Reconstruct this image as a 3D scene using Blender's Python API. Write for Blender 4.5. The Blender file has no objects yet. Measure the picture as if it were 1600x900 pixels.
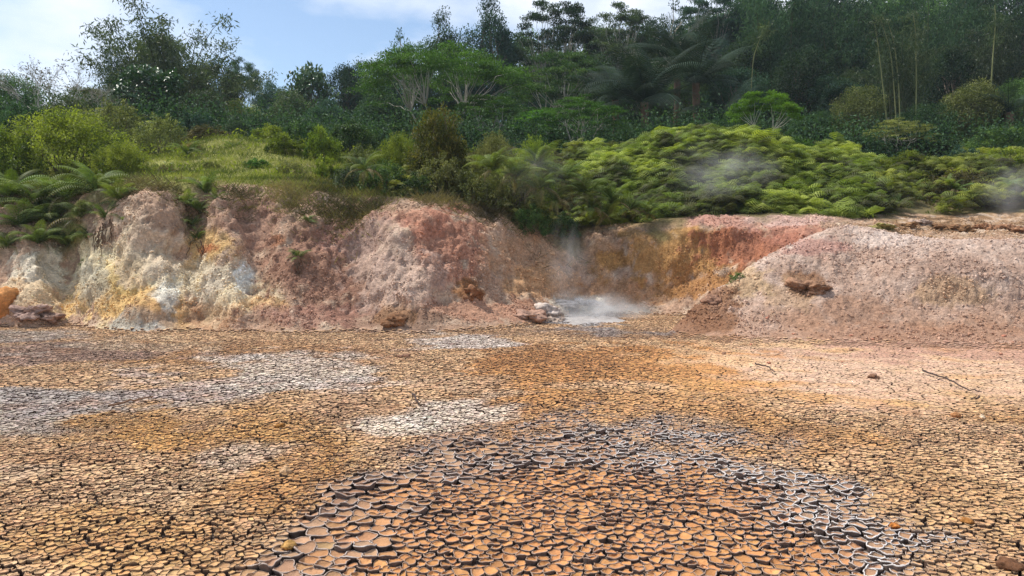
import bpy, math, random
import numpy as np
from mathutils import Vector, Matrix, kdtree
R = math.radians
rs = np.random.default_rng(11)
scene = bpy.context.scene

# ---------------------------------------------------------------- camera, sky, sun, exposure
F, CX, CY, HZ, CAMZ = 1155.0, 800.0, 450.0, 385.0, 1.7      # focal length and centre in photo pixels, horizon line, eye height
PITCH = math.atan((CY - HZ) / F)
cam_data = bpy.data.cameras.new("camera")
cam = bpy.data.objects.new("camera", cam_data)
scene.collection.objects.link(cam)
cam.location = (0, 0, CAMZ)
cam.rotation_euler = (R(90) - PITCH, 0, 0)
cam_data.sensor_width = 36
cam_data.lens = 36 * F / 1600
cam_data.clip_start, cam_data.clip_end = 0.05, 3000
scene.camera = cam

SUN_EL, SUN_AZ = R(58), R(-66)          # azimuth measured from +Y (view direction) towards +X
sun_dir = Vector((math.sin(SUN_AZ) * math.cos(SUN_EL), math.cos(SUN_AZ) * math.cos(SUN_EL), math.sin(SUN_EL)))
sl = bpy.data.lights.new("sun", 'SUN')
sl.energy, sl.angle, sl.color = 3.4, R(4.0), (1.0, .95, .87)
so = bpy.data.objects.new("sun", sl)
scene.collection.objects.link(so)
so.rotation_euler = sun_dir.to_track_quat('Z', 'Y').to_euler()

world = bpy.data.worlds.new("World")
scene.world = world
world.use_nodes = True
nt = world.node_tree
nt.nodes.clear()
def N(nt, typ, **kw):
    n = nt.nodes.new(typ)
    for k, v in kw.items():
        setattr(n, k, v)
    return n
out = N(nt, 'ShaderNodeOutputWorld'); bg = N(nt, 'ShaderNodeBackground')
sky = N(nt, 'ShaderNodeTexSky', sky_type='NISHITA', sun_disc=False, sun_elevation=SUN_EL, sun_rotation=SUN_AZ,
        air_density=1.0, dust_density=0.6, ozone_density=1.5)
tc = N(nt, 'ShaderNodeTexCoord'); mp = N(nt, 'ShaderNodeMapping')
mp.inputs['Scale'].default_value = (1.0, 1.0, 2.2); mp.inputs['Location'].default_value = (.35, .2, .6)
n1 = N(nt, 'ShaderNodeTexNoise'); n1.inputs['Scale'].default_value = 2.6; n1.inputs['Detail'].default_value = 7; n1.inputs['Roughness'].default_value = .52
cr = N(nt, 'ShaderNodeValToRGB'); cr.color_ramp.elements[0].position = .43; cr.color_ramp.elements[1].position = .62
n2 = N(nt, 'ShaderNodeTexNoise'); n2.inputs['Scale'].default_value = 4.5; n2.inputs['Detail'].default_value = 5
cc = N(nt, 'ShaderNodeMixRGB'); cc.inputs[1].default_value = (5.6, 6.0, 6.9, 1); cc.inputs[2].default_value = (8.8, 9.0, 9.4, 1)
mx = N(nt, 'ShaderNodeMixRGB')
L = nt.links.new
L(tc.outputs['Generated'], mp.inputs[0]); L(mp.outputs[0], n1.inputs['Vector']); L(mp.outputs[0], n2.inputs['Vector'])
L(n1.outputs[0], cr.inputs[0]); L(n2.outputs[0], cc.inputs[0]); L(cr.outputs[0], mx.inputs[0]); L(sky.outputs[0], mx.inputs[1]); L(cc.outputs[0], mx.inputs[2])
L(mx.outputs[0], bg.inputs[0]); bg.inputs[1].default_value = .1; L(bg.outputs[0], out.inputs[0])

scene.view_settings.view_transform = 'Standard'
scene.view_settings.look = 'None'
scene.view_settings.gamma = 1
scene.view_settings.use_curve_mapping = False
scene.view_settings.exposure = 0.68
scene.cycles.use_denoising = True
scene.cycles.denoising_prefilter = 'NONE'
scene.cycles.max_bounces = 8
scene.cycles.transparent_max_bounces = 16
scene.cycles.volume_bounces = 2
scene.cycles.volume_step_rate = 1.0

# ---------------------------------------------------------------- helpers: pixel <-> space, noise, meshes
cp, sp = math.cos(PITCH), math.sin(PITCH)
def zat(py, Y):                                  # height of the point seen at photo row py at distance Y
    v = (CY - np.asarray(py, float)) / F
    return CAMZ + Y / (cp + v * sp) * (v * cp - sp)
def at(px, py, Y):
    v = (CY - py) / F
    t = Y / (cp + v * sp)
    return Vector(((px - CX) / F * t, Y, CAMZ + t * (v * cp - sp)))
def ground(px, py):
    v = (CY - py) / F
    t = -CAMZ / (v * cp - sp)
    return Vector(((px - CX) / F * t, t * (cp + v * sp), 0))
def proj(x, y, z):
    d = y * cp - (z - CAMZ) * sp
    return CX + F * x / d, CY - F * ((z - CAMZ) * cp + y * sp) / d

_pr = np.random.default_rng(5)
_perm = np.tile(_pr.permutation(256), 3)
_grad = _pr.normal(size=(256, 3)); _grad /= np.linalg.norm(_grad, axis=1)[:, None]
def pn(p):
    p = np.asarray(p, float)
    i = np.floor(p).astype(np.int64); f = p - i; i &= 255
    w = f * f * f * (f * (f * 6 - 15) + 10)
    r = 0
    for a in (0, 1):
        A = _perm[i[..., 0] + a]; wa = w[..., 0] if a else 1 - w[..., 0]
        for b in (0, 1):
            B = _perm[A + i[..., 1] + b]; wb = w[..., 1] if b else 1 - w[..., 1]
            for c in (0, 1):
                g = _grad[_perm[B + i[..., 2] + c]]; wc = w[..., 2] if c else 1 - w[..., 2]
                r = r + wa * wb * wc * (g[..., 0] * (f[..., 0] - a) + g[..., 1] * (f[..., 1] - b) + g[..., 2] * (f[..., 2] - c))
    return r * 1.5
def fbm(p, o=4, gain=.5, ridged=False):
    r = 0; a = 1; s = 1.0
    for k in range(o):
        n = pn(np.asarray(p) * s + 17.3 * k)
        r = r + a * ((1 - 2 * np.abs(n)) if ridged else n)
        a *= gain; s *= 2.03
    return r
def sstep(a, b, x):
    t = np.clip((x - a) / (b - a), 0, 1)
    return t * t * (3 - 2 * t)
def lin(*c):                                     # 8-bit display colour -> linear
    c = np.array(c, float) / 255
    return np.where(c <= .04045, c / 12.92, ((c + .055) / 1.055) ** 2.4)

def mesh_np(name, V, quads=None, tris=None, attrs=None, smooth=True, mat=None, pts_col=None):
    me = bpy.data.meshes.new(name)
    V = np.ascontiguousarray(V, np.float32)
    me.vertices.add(len(V)); me.vertices.foreach_set('co', V.ravel())
    idx, starts, off = [], [], 0
    for fa, k in ((quads, 4), (tris, 3)):
        if fa is not None and len(fa):
            fa = np.asarray(fa, np.int32)
            idx.append(fa.ravel()); starts.append(off + k * np.arange(len(fa))); off += fa.size
    idx = np.concatenate(idx).astype(np.int32); starts = np.concatenate(starts).astype(np.int32)
    me.loops.add(len(idx)); me.loops.foreach_set('vertex_index', idx)
    me.polygons.add(len(starts)); me.polygons.foreach_set('loop_start', starts)
    me.polygons.foreach_set('use_smooth', np.full(len(starts), bool(smooth)))
    me.update(calc_edges=True)
    for k, a in (attrs or {}).items():
        a = np.asarray(a, np.float32)
        if a.ndim == 1:
            t = me.attributes.new(k, 'FLOAT', 'POINT'); t.data.foreach_set('value', a)
        else:
            t = me.attributes.new(k, 'FLOAT_COLOR', 'POINT')
            if a.shape[1] == 3:
                a = np.concatenate([a, np.ones((len(a), 1), np.float32)], 1)
            t.data.foreach_set('color', np.ascontiguousarray(a).ravel())
    if mat:
        me.materials.append(mat)
    return me
def link(name, me, parent=None):
    o = bpy.data.objects.new(name, me)
    scene.collection.objects.link(o)
    if parent: o.parent = parent
    return o
def tag(o, label=None, cat=None, group=None, kind=None):
    if label: o['label'] = label
    if cat: o['category'] = cat
    if group: o['group'] = group
    if kind: o['kind'] = kind
    return o
def empty(name, loc=(0, 0, 0)):
    o = bpy.data.objects.new(name, None)
    scene.collection.objects.link(o)
    o.location = loc; o.empty_display_size = .2
    return o
def unit(a):
    a = np.asarray(a, float)
    return a / np.maximum(np.linalg.norm(a, axis=-1, keepdims=True), 1e-9)
def frames(axis, nrm):                           # N rotation matrices whose columns are (axis, side, normal)
    a = unit(axis); s = unit(np.cross(nrm, a)); n = np.cross(a, s)
    return np.stack([a, s, n], -1)
def replicate(V0, F0, M, P):                     # N placed copies of a small template
    V = np.einsum('nij,vj->nvi', M, V0) + P[:, None, :]
    Fc = F0[None] + (np.arange(len(P)) * len(V0))[:, None, None]
    return V.reshape(-1, 3), Fc.reshape(-1, F0.shape[1])
LEAFV = np.array([[0, 0, 0], [.45, .5, .06], [1, 0, -.10], [.45, -.5, .06]], float)
LEAFF = np.array([[0, 1, 2, 3]])
def leafset(P, axis, nrm, Ln, Wd):
    M = frames(axis, nrm) * np.stack([Ln, Wd, Ln], -1)[:, None, :]
    return replicate(LEAFV, LEAFF, M, P)
def tube(path, rad, k=6):
    path = np.asarray(path, float); n = len(path); rad = np.broadcast_to(rad, n)
    t = unit(np.gradient(path, axis=0))
    ref = np.where(np.abs(t[:, 2:3]) > .9, [[1., 0, 0]], [[0, 0, 1.]])
    a = unit(np.cross(t, ref)); b = np.cross(t, a)
    th = np.arange(k) * 2 * np.pi / k
    V = path[:, None] + rad[:, None, None] * (np.cos(th)[None, :, None] * a[:, None] + np.sin(th)[None, :, None] * b[:, None])
    q = []
    for i in range(n - 1):
        for j in range(k):
            q.append((i * k + j, i * k + (j + 1) % k, (i + 1) * k + (j + 1) % k, (i + 1) * k + j))
    return V.reshape(-1, 3), np.array(q)
class Geo:
    def __init__(s): s.V, s.F, s.A, s.n = [], [], [], 0
    def add(s, V, Fq, v=None):
        s.V.append(V); s.F.append(Fq + s.n); s.n += len(V)
        s.A.append(np.full(len(V), .5) if v is None else v)
    def mesh(s, name, mat, smooth=True):
        return mesh_np(name, np.concatenate(s.V), np.concatenate(s.F), attrs={'v': np.concatenate(s.A)}, smooth=smooth, mat=mat)

# ---------------------------------------------------------------- materials
def mat_new(name):
    m = bpy.data.materials.new(name); m.use_nodes = True
    m.node_tree.nodes.clear()
    return m, m.node_tree
def leaf_mat(name, dark, mid, light, trans=.35, rough=.55, spec=.2):
    m, t = mat_new(name); Lk = t.links.new
    at_ = N(t, 'ShaderNodeAttribute', attribute_name='v')
    oi = N(t, 'ShaderNodeObjectInfo')
    ramp = N(t, 'ShaderNodeValToRGB'); e = ramp.color_ramp.elements
    e[0].position, e[0].color = .1, (*dark, 1); e[1].position, e[1].color = .95, (*light, 1)
    x = e.new(.5); x.color = (*mid, 1)
    hsv = N(t, 'ShaderNodeHueSaturation')
    mr = N(t, 'ShaderNodeMapRange'); mr.inputs[3].default_value = .65; mr.inputs[4].default_value = 1.6
    mh = N(t, 'ShaderNodeMapRange'); mh.inputs[3].default_value = .485; mh.inputs[4].default_value = .515
    w = N(t, 'ShaderNodeTexWhiteNoise', noise_dimensions='1D')
    Lk(oi.outputs['Random'], mr.inputs[0]); Lk(oi.outputs['Random'], w.inputs['W']); Lk(w.outputs[0], mh.inputs[0])
    Lk(at_.outputs['Fac'], ramp.inputs[0]); Lk(ramp.outputs[0], hsv.inputs['Color']); Lk(mr.outputs[0], hsv.inputs['Value']); Lk(mh.outputs[0], hsv.inputs['Hue'])
    p = N(t, 'ShaderNodeBsdfPrincipled'); p.inputs['Roughness'].default_value = rough; p.inputs['Specular IOR Level'].default_value = spec
    tr = N(t, 'ShaderNodeBsdfTranslucent'); ms = N(t, 'ShaderNodeMixShader'); ms.inputs[0].default_value = trans
    o = N(t, 'ShaderNodeOutputMaterial')
    g = N(t, 'ShaderNodeMixRGB', blend_type='MULTIPLY'); g.inputs[0].default_value = 1; g.inputs[2].default_value = (1.25, 1.35, .55, 1)
    Lk(hsv.outputs[0], p.inputs['Base Color']); Lk(hsv.outputs[0], g.inputs[1]); Lk(g.outputs[0], tr.inputs[0])
    Lk(p.outputs[0], ms.inputs[1]); Lk(tr.outputs[0], ms.inputs[2]); Lk(ms.outputs[0], o.inputs[0])
    return m
def earth_mat(name, bump=.6, bdist=.05, scale=9.0, mott=.35, col=None, rough=.95, speck=0):
    """Colour from the 'Col' pigment attribute (or one colour), mottled by two noises, crumbled by bump."""
    m, t = mat_new(name); Lk = t.links.new
    tc = N(t, 'ShaderNodeTexCoord')
    if col is None:
        c = N(t, 'ShaderNodeAttribute', attribute_name='Col').outputs['Color']
    else:
        rgb = N(t, 'ShaderNodeRGB'); rgb.outputs[0].default_value = (*col, 1); c = rgb.outputs[0]
    na = N(t, 'ShaderNodeTexNoise'); na.inputs['Scale'].default_value = scale; na.inputs['Detail'].default_value = 8; na.inputs['Roughness'].default_value = .7
    nb = N(t, 'ShaderNodeTexVoronoi'); nb.inputs['Scale'].default_value = scale * 1.7
    Lk(tc.outputs['Object'], na.inputs['Vector']); 
    wv = N(t, 'ShaderNodeMixRGB', blend_type='ADD'); wv.inputs[0].default_value = .12
    Lk(tc.outputs['Object'], wv.inputs[1]); Lk(na.outputs['Color'], wv.inputs[2]); Lk(wv.outputs[0], nb.inputs['Vector'])
    mr = N(t, 'ShaderNodeMapRange'); mr.inputs[1].default_value = .25; mr.inputs[2].default_value = .75
    mr.inputs[3].default_value = 1 - mott; mr.inputs[4].default_value = 1 + mott
    Lk(na.outputs[0], mr.inputs[0])
    mu = N(t, 'ShaderNodeMixRGB', blend_type='MULTIPLY'); mu.inputs[0].default_value = 1
    Lk(c, mu.inputs[1]); Lk(mr.outputs[0], mu.inputs[2])
    p = N(t, 'ShaderNodeBsdfPrincipled'); p.inputs['Roughness'].default_value = rough; p.inputs['Specular IOR Level'].default_value = .15
    if speck:                                        # every crumb a slightly different tone
        nv = N(t, 'ShaderNodeTexVoronoi'); nv.inputs['Scale'].default_value = scale * 2.2
        Lk(wv.outputs[0], nv.inputs['Vector'])
        sr = N(t, 'ShaderNodeMapRange'); sr.inputs[3].default_value = 1 - speck; sr.inputs[4].default_value = 1 + speck
        Lk(nv.outputs['Color'], sr.inputs[0])
        m2 = N(t, 'ShaderNodeMixRGB', blend_type='MULTIPLY'); m2.inputs[0].default_value = 1
        Lk(mu.outputs[0], m2.inputs[1]); Lk(sr.outputs[0], m2.inputs[2]); mu = m2
    Lk(mu.outputs[0], p.inputs['Base Color'])
    ad = N(t, 'ShaderNodeMath', operation='SUBTRACT'); Lk(na.outputs[0], ad.inputs[0]); Lk(nb.outputs['Distance'], ad.inputs[1])
    b = N(t, 'ShaderNodeBump'); b.inputs['Strength'].default_value = bump; b.inputs['Distance'].default_value = bdist
    Lk(ad.outputs[0], b.inputs['Height']); Lk(b.outputs[0], p.inputs['Normal'])
    o = N(t, 'ShaderNodeOutputMaterial'); Lk(p.outputs[0], o.inputs[0])
    return m
def steam_mat(name, dens, noise_scale=2.2, col=(1, 1, 1), lo=.42, hi=.75):
    m, t = mat_new(name); Lk = t.links.new
    tc = N(t, 'ShaderNodeTexCoord')
    ln = N(t, 'ShaderNodeVectorMath', operation='LENGTH'); Lk(tc.outputs['Object'], ln.inputs[0])
    fall = N(t, 'ShaderNodeMapRange', interpolation_type='SMOOTHSTEP'); fall.inputs[1].default_value = .1; fall.inputs[2].default_value = .96; fall.inputs[3].default_value = 1; fall.inputs[4].default_value = 0
    Lk(ln.outputs['Value'], fall.inputs[0])
    na = N(t, 'ShaderNodeTexNoise'); na.inputs['Scale'].default_value = noise_scale; na.inputs['Detail'].default_value = 4
    Lk(tc.outputs['Object'], na.inputs['Vector'])
    r = N(t, 'ShaderNodeMapRange'); r.inputs[1].default_value = lo; r.inputs[2].default_value = hi
    Lk(na.outputs[0], r.inputs[0])
    a = N(t, 'ShaderNodeMath', operation='MULTIPLY'); Lk(fall.outputs[0], a.inputs[0]); Lk(r.outputs[0], a.inputs[1])
    d = N(t, 'ShaderNodeMath', operation='MULTIPLY'); Lk(a.outputs[0], d.inputs[0]); d.inputs[1].default_value = dens
    v = N(t, 'ShaderNodeVolumePrincipled'); v.inputs['Color'].default_value = (*col, 1); v.inputs['Anisotropy'].default_value = 0
    Lk(d.outputs[0], v.inputs['Density'])
    o = N(t, 'ShaderNodeOutputMaterial'); Lk(v.outputs[0], o.inputs['Volume'])
    return m

M_BANK = earth_mat('crumbling_clay', bump=.8, bdist=.022, scale=11, mott=.36, speck=.24)
M_HILL = earth_mat('hill_soil', bump=.5, bdist=.1, scale=3, mott=.3)
M_MUD = earth_mat('dry_mud', bump=.5, bdist=.012, scale=26, mott=.26)
M_CRACK = earth_mat('damp_mud', bump=.6, bdist=.02, scale=12, mott=.4, col=(.14, .108, .09))
M_CLOD = earth_mat('clods', bump=.3, bdist=.01, scale=30, mott=.25)
M_BARK = earth_mat('bark', bump=.4, bdist=.02, scale=6, mott=.3, col=(.16, .13, .10))
M_PALEBARK = earth_mat('pale_bark', bump=.3, bdist=.02, scale=5, mott=.3, col=(.42, .39, .33))
M_CULM = earth_mat('bamboo_culm', bump=.1, bdist=.01, scale=3, mott=.25, col=(.19, .20, .085))
M_DARKCULM = earth_mat('shaded_culm', bump=.1, bdist=.01, scale=3, mott=.3, col=(.09, .10, .05))  # darker copy of the culm material, shade put into its colour
M_DEAD = earth_mat('dead_stalk', bump=.3, bdist=.01, scale=8, mott=.3, col=(.13, .085, .055))
M_STICK = earth_mat('dry_stick', bump=.3, bdist=.01, scale=14, mott=.3, col=(.07, .05, .045))

G_DARK = leaf_mat('dark_leaf', (0.014, 0.036, 0.018), (0.033, 0.071, 0.031), (0.076, 0.131, 0.063), trans=.25, rough=.6, spec=.12)
G_MID = leaf_mat('mid_leaf', (0.024, 0.055, 0.015), (0.057, 0.114, 0.030), (0.136, 0.212, 0.064), trans=.28)
G_BLUE = leaf_mat('bluish_leaf', (0.013, 0.036, 0.026), (0.031, 0.067, 0.046), (0.064, 0.122, 0.086), trans=.25, rough=.6, spec=.12)
G_ALB = leaf_mat('feathery_leaf', (0.023, 0.066, 0.009), (0.057, 0.131, 0.018), (0.112, 0.221, 0.034), trans=.32)
G_BRIGHT = leaf_mat('fresh_leaf', (.06, .13, .012), (.11, .22, .02), (.19, .33, .04), trans=.4)
G_OLIVE = leaf_mat('olive_leaf', (0.061, 0.076, 0.023), (0.134, 0.147, 0.046), (0.243, 0.252, 0.091), trans=.28)
G_BAM = leaf_mat('bamboo_leaf', (0.023, 0.043, 0.019), (0.052, 0.079, 0.035), (0.115, 0.144, 0.070), trans=.28, rough=.45)
G_YEL = leaf_mat('yellow_green_leaf', (0.040, 0.067, 0.013), (0.135, 0.173, 0.023), (0.252, 0.288, 0.046), trans=.42)
G_SHINE = leaf_mat('shiny_leaf', (0.021, 0.057, 0.018), (0.044, 0.104, 0.034), (0.143, 0.208, 0.117), trans=.18, rough=.38, spec=.4)
G_PALM = leaf_mat('palm_leaf', (.012, .026, .016), (.026, .046, .030), (.060, .085, .062), trans=.15, rough=.6, spec=.08)
G_FERN = leaf_mat('fern_leaf', (0.048, 0.077, 0.019), (0.109, 0.152, 0.042), (0.261, 0.282, 0.096), trans=.30, rough=.6, spec=.12)
G_FERNY = leaf_mat('yellow_fern_leaf', (.062, .064, .026), (.105, .145, .024), (.25, .28, .055), trans=.36)
G_RED = leaf_mat('reddish_leaf', (0.067, 0.075, 0.018), (0.143, 0.151, 0.031), (0.284, 0.215, 0.065), trans=.35)
G_DRY = leaf_mat('dry_grass', (0.072, 0.058, 0.029), (0.144, 0.120, 0.054), (0.264, 0.216, 0.102), trans=.3)
G_GRASS = leaf_mat('green_grass', (0.071, 0.092, 0.020), (0.162, 0.184, 0.034), (0.283, 0.290, 0.073), trans=.35)
G_BARE = leaf_mat('pale_twig', (.10, .09, .075), (.18, .165, .14), (.26, .24, .2), trans=.1)

# ---------------------------------------------------------------- terrain: profiles of (distance, photo row) for columns of the view
COL = {   # photo column: base distance, then (distance, photo row) up the bank, bench, shrub line, hill foot; then hill heights (z at 60 m, 120 m)
 -700: (15.2, (15.9,470),(16.8,410),(17.8,320),(18.8,290),(22,265),(27,230),(36,185), 7, 14),
 0:    (15.6, (16.2,470),(17.1,425),(18.3,335),(19.0,300),(22,265),(27,230),(36,180), 7, 14),
 55:   (15.4, (15.9,468),(16.7,408),(18.2,340),(19.0,300),(22,265),(27,230),(36,183), 7, 14),
 105:  (15.9, (16.9,478),(17.8,430),(18.5,340),(19.1,300),(22,265),(27,230),(36,188), 7, 14),
 150:  (15.2, (15.7,475),(16.9,400),(17.9,325),(18.6,293),(22,265),(27,232),(36,195), 7, 14),
 215:  (14.8, (15.3,465),(16.2,385),(17.2,300),(18.0,285),(21.5,266),(27,235),(36,205), 7, 14),
 255:  (14.7, (15.2,470),(16.3,390),(17.3,300),(18.0,282),(21.5,266),(27,235),(36,210), 7, 14),
 305:  (15.0, (15.8,475),(17.1,400),(17.9,325),(18.5,286),(21.5,266),(27,222),(36,215), 7, 14),
 355:  (14.6, (15.1,460),(16.0,385),(17.1,318),(18.1,286),(21.5,268),(26.5,214),(36,225), 7, 15),
 400:  (14.9, (15.6,475),(16.7,405),(17.7,335),(18.3,289),(21.5,270),(26.5,220),(36,227), 7.1, 15),
 440:  (14.4, (15.2,475),(16.3,400),(17.3,335),(18.3,290),(21.5,272),(26.5,225),(36,228), 7.2, 15),
 520:  (14.5, (15.3,482),(16.5,415),(17.5,345),(18.6,303),(21.5,280),(26,248),(36,228), 7.2, 16),
 560:  (15.0, (15.8,482),(16.8,415),(17.8,345),(18.7,306),(21.5,285),(26,250),(36,229), 7.4, 16.5),
 600:  (14.4, (15.2,480),(16.3,400),(17.4,335),(18.6,308),(21.5,288),(26,252),(36,230), 7.5, 17),
 660:  (14.4, (15.2,470),(16.1,392),(17.2,330),(18.6,305),(21.5,290),(26,255),(36,232), 7.6, 18),
 730:  (14.7, (16.1,470),(16.9,405),(17.9,345),(19.0,314),(21.5,298),(26,258),(36,234), 7.8, 20),
 800:  (15.3, (17.0,468),(17.8,425),(18.8,368),(19.9,336),(22,315),(26,262),(36,236), 8, 22),
 865:  (16.6, (18.4,462),(19.1,425),(19.9,382),(20.7,356),(22.5,335),(26,272),(36,236), 8.2, 24),
 900:  (18.2, (19.4,468),(20.0,425),(20.7,378),(21.3,354),(22.8,338),(26,262),(36,236), 8.4, 26),
 960:  (18.6, (19.4,466),(19.9,425),(20.4,372),(21.1,356),(22.8,338),(26,256),(36,235), 8.6, 28),
 1040: (18.2, (19.0,466),(19.6,425),(20.0,368),(20.7,344),(22.5,332),(26,230),(36,235), 9, 30),
 1110: (18.0, (18.8,450),(19.4,415),(19.9,362),(20.6,338),(22.5,328),(26,219),(36,235), 9.3, 32),
 1200: (17.6, (18.3,430),(18.9,400),(19.4,360),(20.2,337),(22.5,326),(26,243),(36,236), 9.6, 33),
 1280: (17.2, (17.7,420),(18.2,390),(18.8,357),(19.8,339),(22.5,326),(26,268),(36,237), 9.8, 34),
 1340: (16.8, (17.3,410),(17.9,385),(18.8,362),(20.2,347),(22.5,330),(26,285),(36,238), 10, 34),
 1450: (16.5, (17.0,405),(17.8,388),(19.6,366),(21.0,348),(22.8,334),(26,290),(36,240), 10, 34),
 1600: (16.5, (17.0,405),(17.8,388),(19.6,366),(21.0,346),(22.8,326),(26,285),(36,240), 10, 34),
 2300: (16.5, (17.0,405),(17.8,388),(19.6,366),(21.0,346),(22.8,326),(26,285),(36,240), 10, 34)}
px_g = np.arange(-420, 2021, 2.4)
u_g = (px_g - CX) / F
Y_g = np.concatenate([np.arange(10.4, 22, .04), np.arange(22, 30, .1), np.arange(30, 48, .5), np.arange(48, 200, 3.)])
ks = sorted(COL)
tabY = np.array([[COL[k][0]] + [p[0] for p in COL[k][1:8]] + [60, 120, 200] for k in ks])
tabZ = np.array([[-.05] + [float(zat(p[1], p[0])) for p in COL[k][1:8]] + [COL[k][8], COL[k][9], COL[k][9] * 1.3] for k in ks])
def gsm(a, sig, axis):
    r = int(3 * sig) + 1; k = np.exp(-.5 * (np.arange(-r, r + 1) / sig) ** 2); k /= k.sum()
    pad = [(0, 0)] * a.ndim; pad[axis] = (r, r)
    return np.apply_along_axis(lambda v: np.convolve(v, k, 'valid'), axis, np.pad(a, pad, mode='edge'))
cY = gsm(np.stack([np.interp(px_g, ks, tabY[:, j]) for j in range(tabY.shape[1])], 1), 5, 0)
cZ = gsm(np.stack([np.interp(px_g, ks, tabZ[:, j]) for j in range(tabZ.shape[1])], 1), 5, 0)
Zb = np.stack([np.interp(Y_g, np.concatenate([[5], cY[i]]), np.concatenate([[-.08], cZ[i]])) for i in range(len(px_g))], 0)
# the rounded clay mound in front on the right
mk = [1000, 1035, 1060, 1085, 1110, 1150, 1190, 1230, 1270, 1310, 1360, 1410, 1460, 1520, 1600, 1750, 2300]
m_crest = np.interp(px_g, mk, [560, 530, 508, 482, 462, 432, 404, 384, 366, 350, 356, 367, 373, 374, 374, 376, 380])
m_cY = np.interp(px_g, mk, [14.2, 14.5, 14.7, 14.9, 15.1, 15.4, 15.7, 15.9, 16.1, 16.3, 16.2, 16, 15.8, 15.6, 15.5, 15.5, 15.5])
m_bY = np.interp(px_g, mk, [14.0, 13.9, 13.8, 13.6, 13.4, 13.1, 12.9, 12.8, 12.7, 12.6, 12.5, 12.4, 12.3, 12.2, 12.1, 12, 12])
m_bd = np.interp(px_g, mk, [.3, .3, .5, .7, .9, 1.2, 1.3, 1.2, .9, .5, .35, .35, .35, .35, .3, .3, .3])
m_crest, m_cY, m_bY = gsm(m_crest, 6, 0), gsm(m_cY, 6, 0), gsm(m_bY, 6, 0)
m_cz = zat(m_crest, m_cY)
Zm = np.zeros_like(Zb)
for i in range(len(px_g)):
    c, b, h = m_cY[i], m_bY[i], m_cz[i]; w = float(sstep(1320, 1440, px_g[i]))
    f3, f5, f8 = .10, .40, .80
    Zm[i] = np.interp(Y_g, [b - 3, b, b + .30 * (c - b), b + .52 * (c - b), b + (.54 + .05 * (1 - w)) * (c - b), b + .8 * (c - b), c - .15, c, c + .35, c + .9, c + 1.6, c + 3],
                      [-.12, -.06, .10 * h, (.40 - .04 * w) * h, (.45 + .17 * w) * h, (.80 + .06 * w) * h, .985 * h, h, h - .02, h - .25 * m_bd[i], h - m_bd[i], h - m_bd[i] - .5])
Zb, Zm = gsm(gsm(Zb, 2.5, 1), 1.5, 0), gsm(gsm(Zm, 4, 1), 2, 0)
k_ = .10
hmix = np.clip(.5 + .5 * (Zm - Zb) / k_, 0, 1)
Z0 = Zb * (1 - hmix) + Zm * hmix + k_ * hmix * (1 - hmix)
is_m = hmix                                       # 1 on the mound
X_g = u_g[:, None] * Y_g[None, :]
P0 = np.stack([X_g, np.broadcast_to(Y_g[None], X_g.shape), Z0], -1)
gx = np.gradient(Z0, axis=1) / np.gradient(Y_g)[None]
gu = np.gradient(Z0, axis=0) / np.gradient(u_g)[:, None] / Y_g[None]
nrm = unit(np.stack([-gu, -gx + gu * u_g[:, None], np.ones_like(Z0)], -1))
steep = sstep(.94, .72, nrm[..., 2])
near = (Y_g < 31)[None] * np.ones_like(Z0)
ppx, ppy = proj(P0[..., 0], P0[..., 1], P0[..., 2])
topY = np.interp(px_g, [-700, 200, 600, 800, 960, 1040, 1300, 1450, 2300], [18.4, 18.1, 18.2, 19.6, 21, 20.6, 20.3, 21.6, 21.8])[:, None]   # where bare clay gives way to plants
nz = fbm(P0 * .55 + 3, 3)
bare = sstep(.35, -.35, Y_g[None] - topY + nz * 1.3)
off = np.zeros_like(Z0)
vis = Y_g < 31
Pn = P0[:, vis]
ml = is_m[:, vis] * sstep(1070, 1230, ppx[:, vis])       # the left tip of the mound is broken like the bank, the rest is washed smooth
a_big = fbm(Pn * np.array([.95, .95, .6]) + 40, 3) * .34
a_med = fbm(Pn * np.array([2.9, 1.0, .8]) + .35 * a_big[..., None] + 9, 4, .55, True)
a_fin = fbm(Pn * 6.5 + 70, 4, .68)
lift = sstep(.02, .35, Z0[:, vis])
amp = (.25 + .75 * steep[:, vis]) * lift
def worley(p):
    """nearest and second nearest distance to scattered points, and a random value of the nearest one"""
    i0 = np.floor(p).astype(np.int64); f1 = np.full(p.shape[:-1], 9.); f2 = f1.copy(); val = np.zeros(p.shape[:-1])
    for a in (-1, 0, 1):
        for b in (-1, 0, 1):
            for c in (-1, 0, 1):
                i = i0 + np.array([a, b, c]); h = _perm[_perm[_perm[i[..., 0] & 255] + (i[..., 1] & 255)] + (i[..., 2] & 255)]
                q = i + .5 + .55 * _grad[h]; d = np.linalg.norm(p - q, axis=-1)
                nearer = d < f1
                f2 = np.where(nearer, f1, np.minimum(f2, d)); val = np.where(nearer, _perm[h + 77] / 255., val); f1 = np.where(nearer, d, f1)
    return f1, f2, val
wq = Pn + .10 * np.stack([fbm(Pn * 4 + 3, 2), fbm(Pn * 4 + 33, 2), fbm(Pn * 4 + 63, 2)], -1)
wa = worley(wq * np.array([3.2, 3.2, 3.9])); wb = worley(wq * 8.5 + 20)
rub = (.35 + .65 * sstep(-.35, .4, fbm(Pn * .7 + 81, 2)))                 # some faces broken into blocks, others washed smooth
blocks = rub * ((wa[2] - .5) * .055 - .040 * np.exp(-(wa[1] - wa[0]) / .10) + (wb[2] - .5) * .024 - .020 * np.exp(-(wb[1] - wb[0]) / .12))
blocks *= (1 - .72 * ml) * lift * bare[:, vis]
off[:, vis] = blocks + amp * (a_big * .6 * (1 - .75 * ml) + (a_med - .9) * .052 * (1 - .50 * ml)) + a_fin * (.008 + .020 * lift * bare[:, vis])
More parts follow.
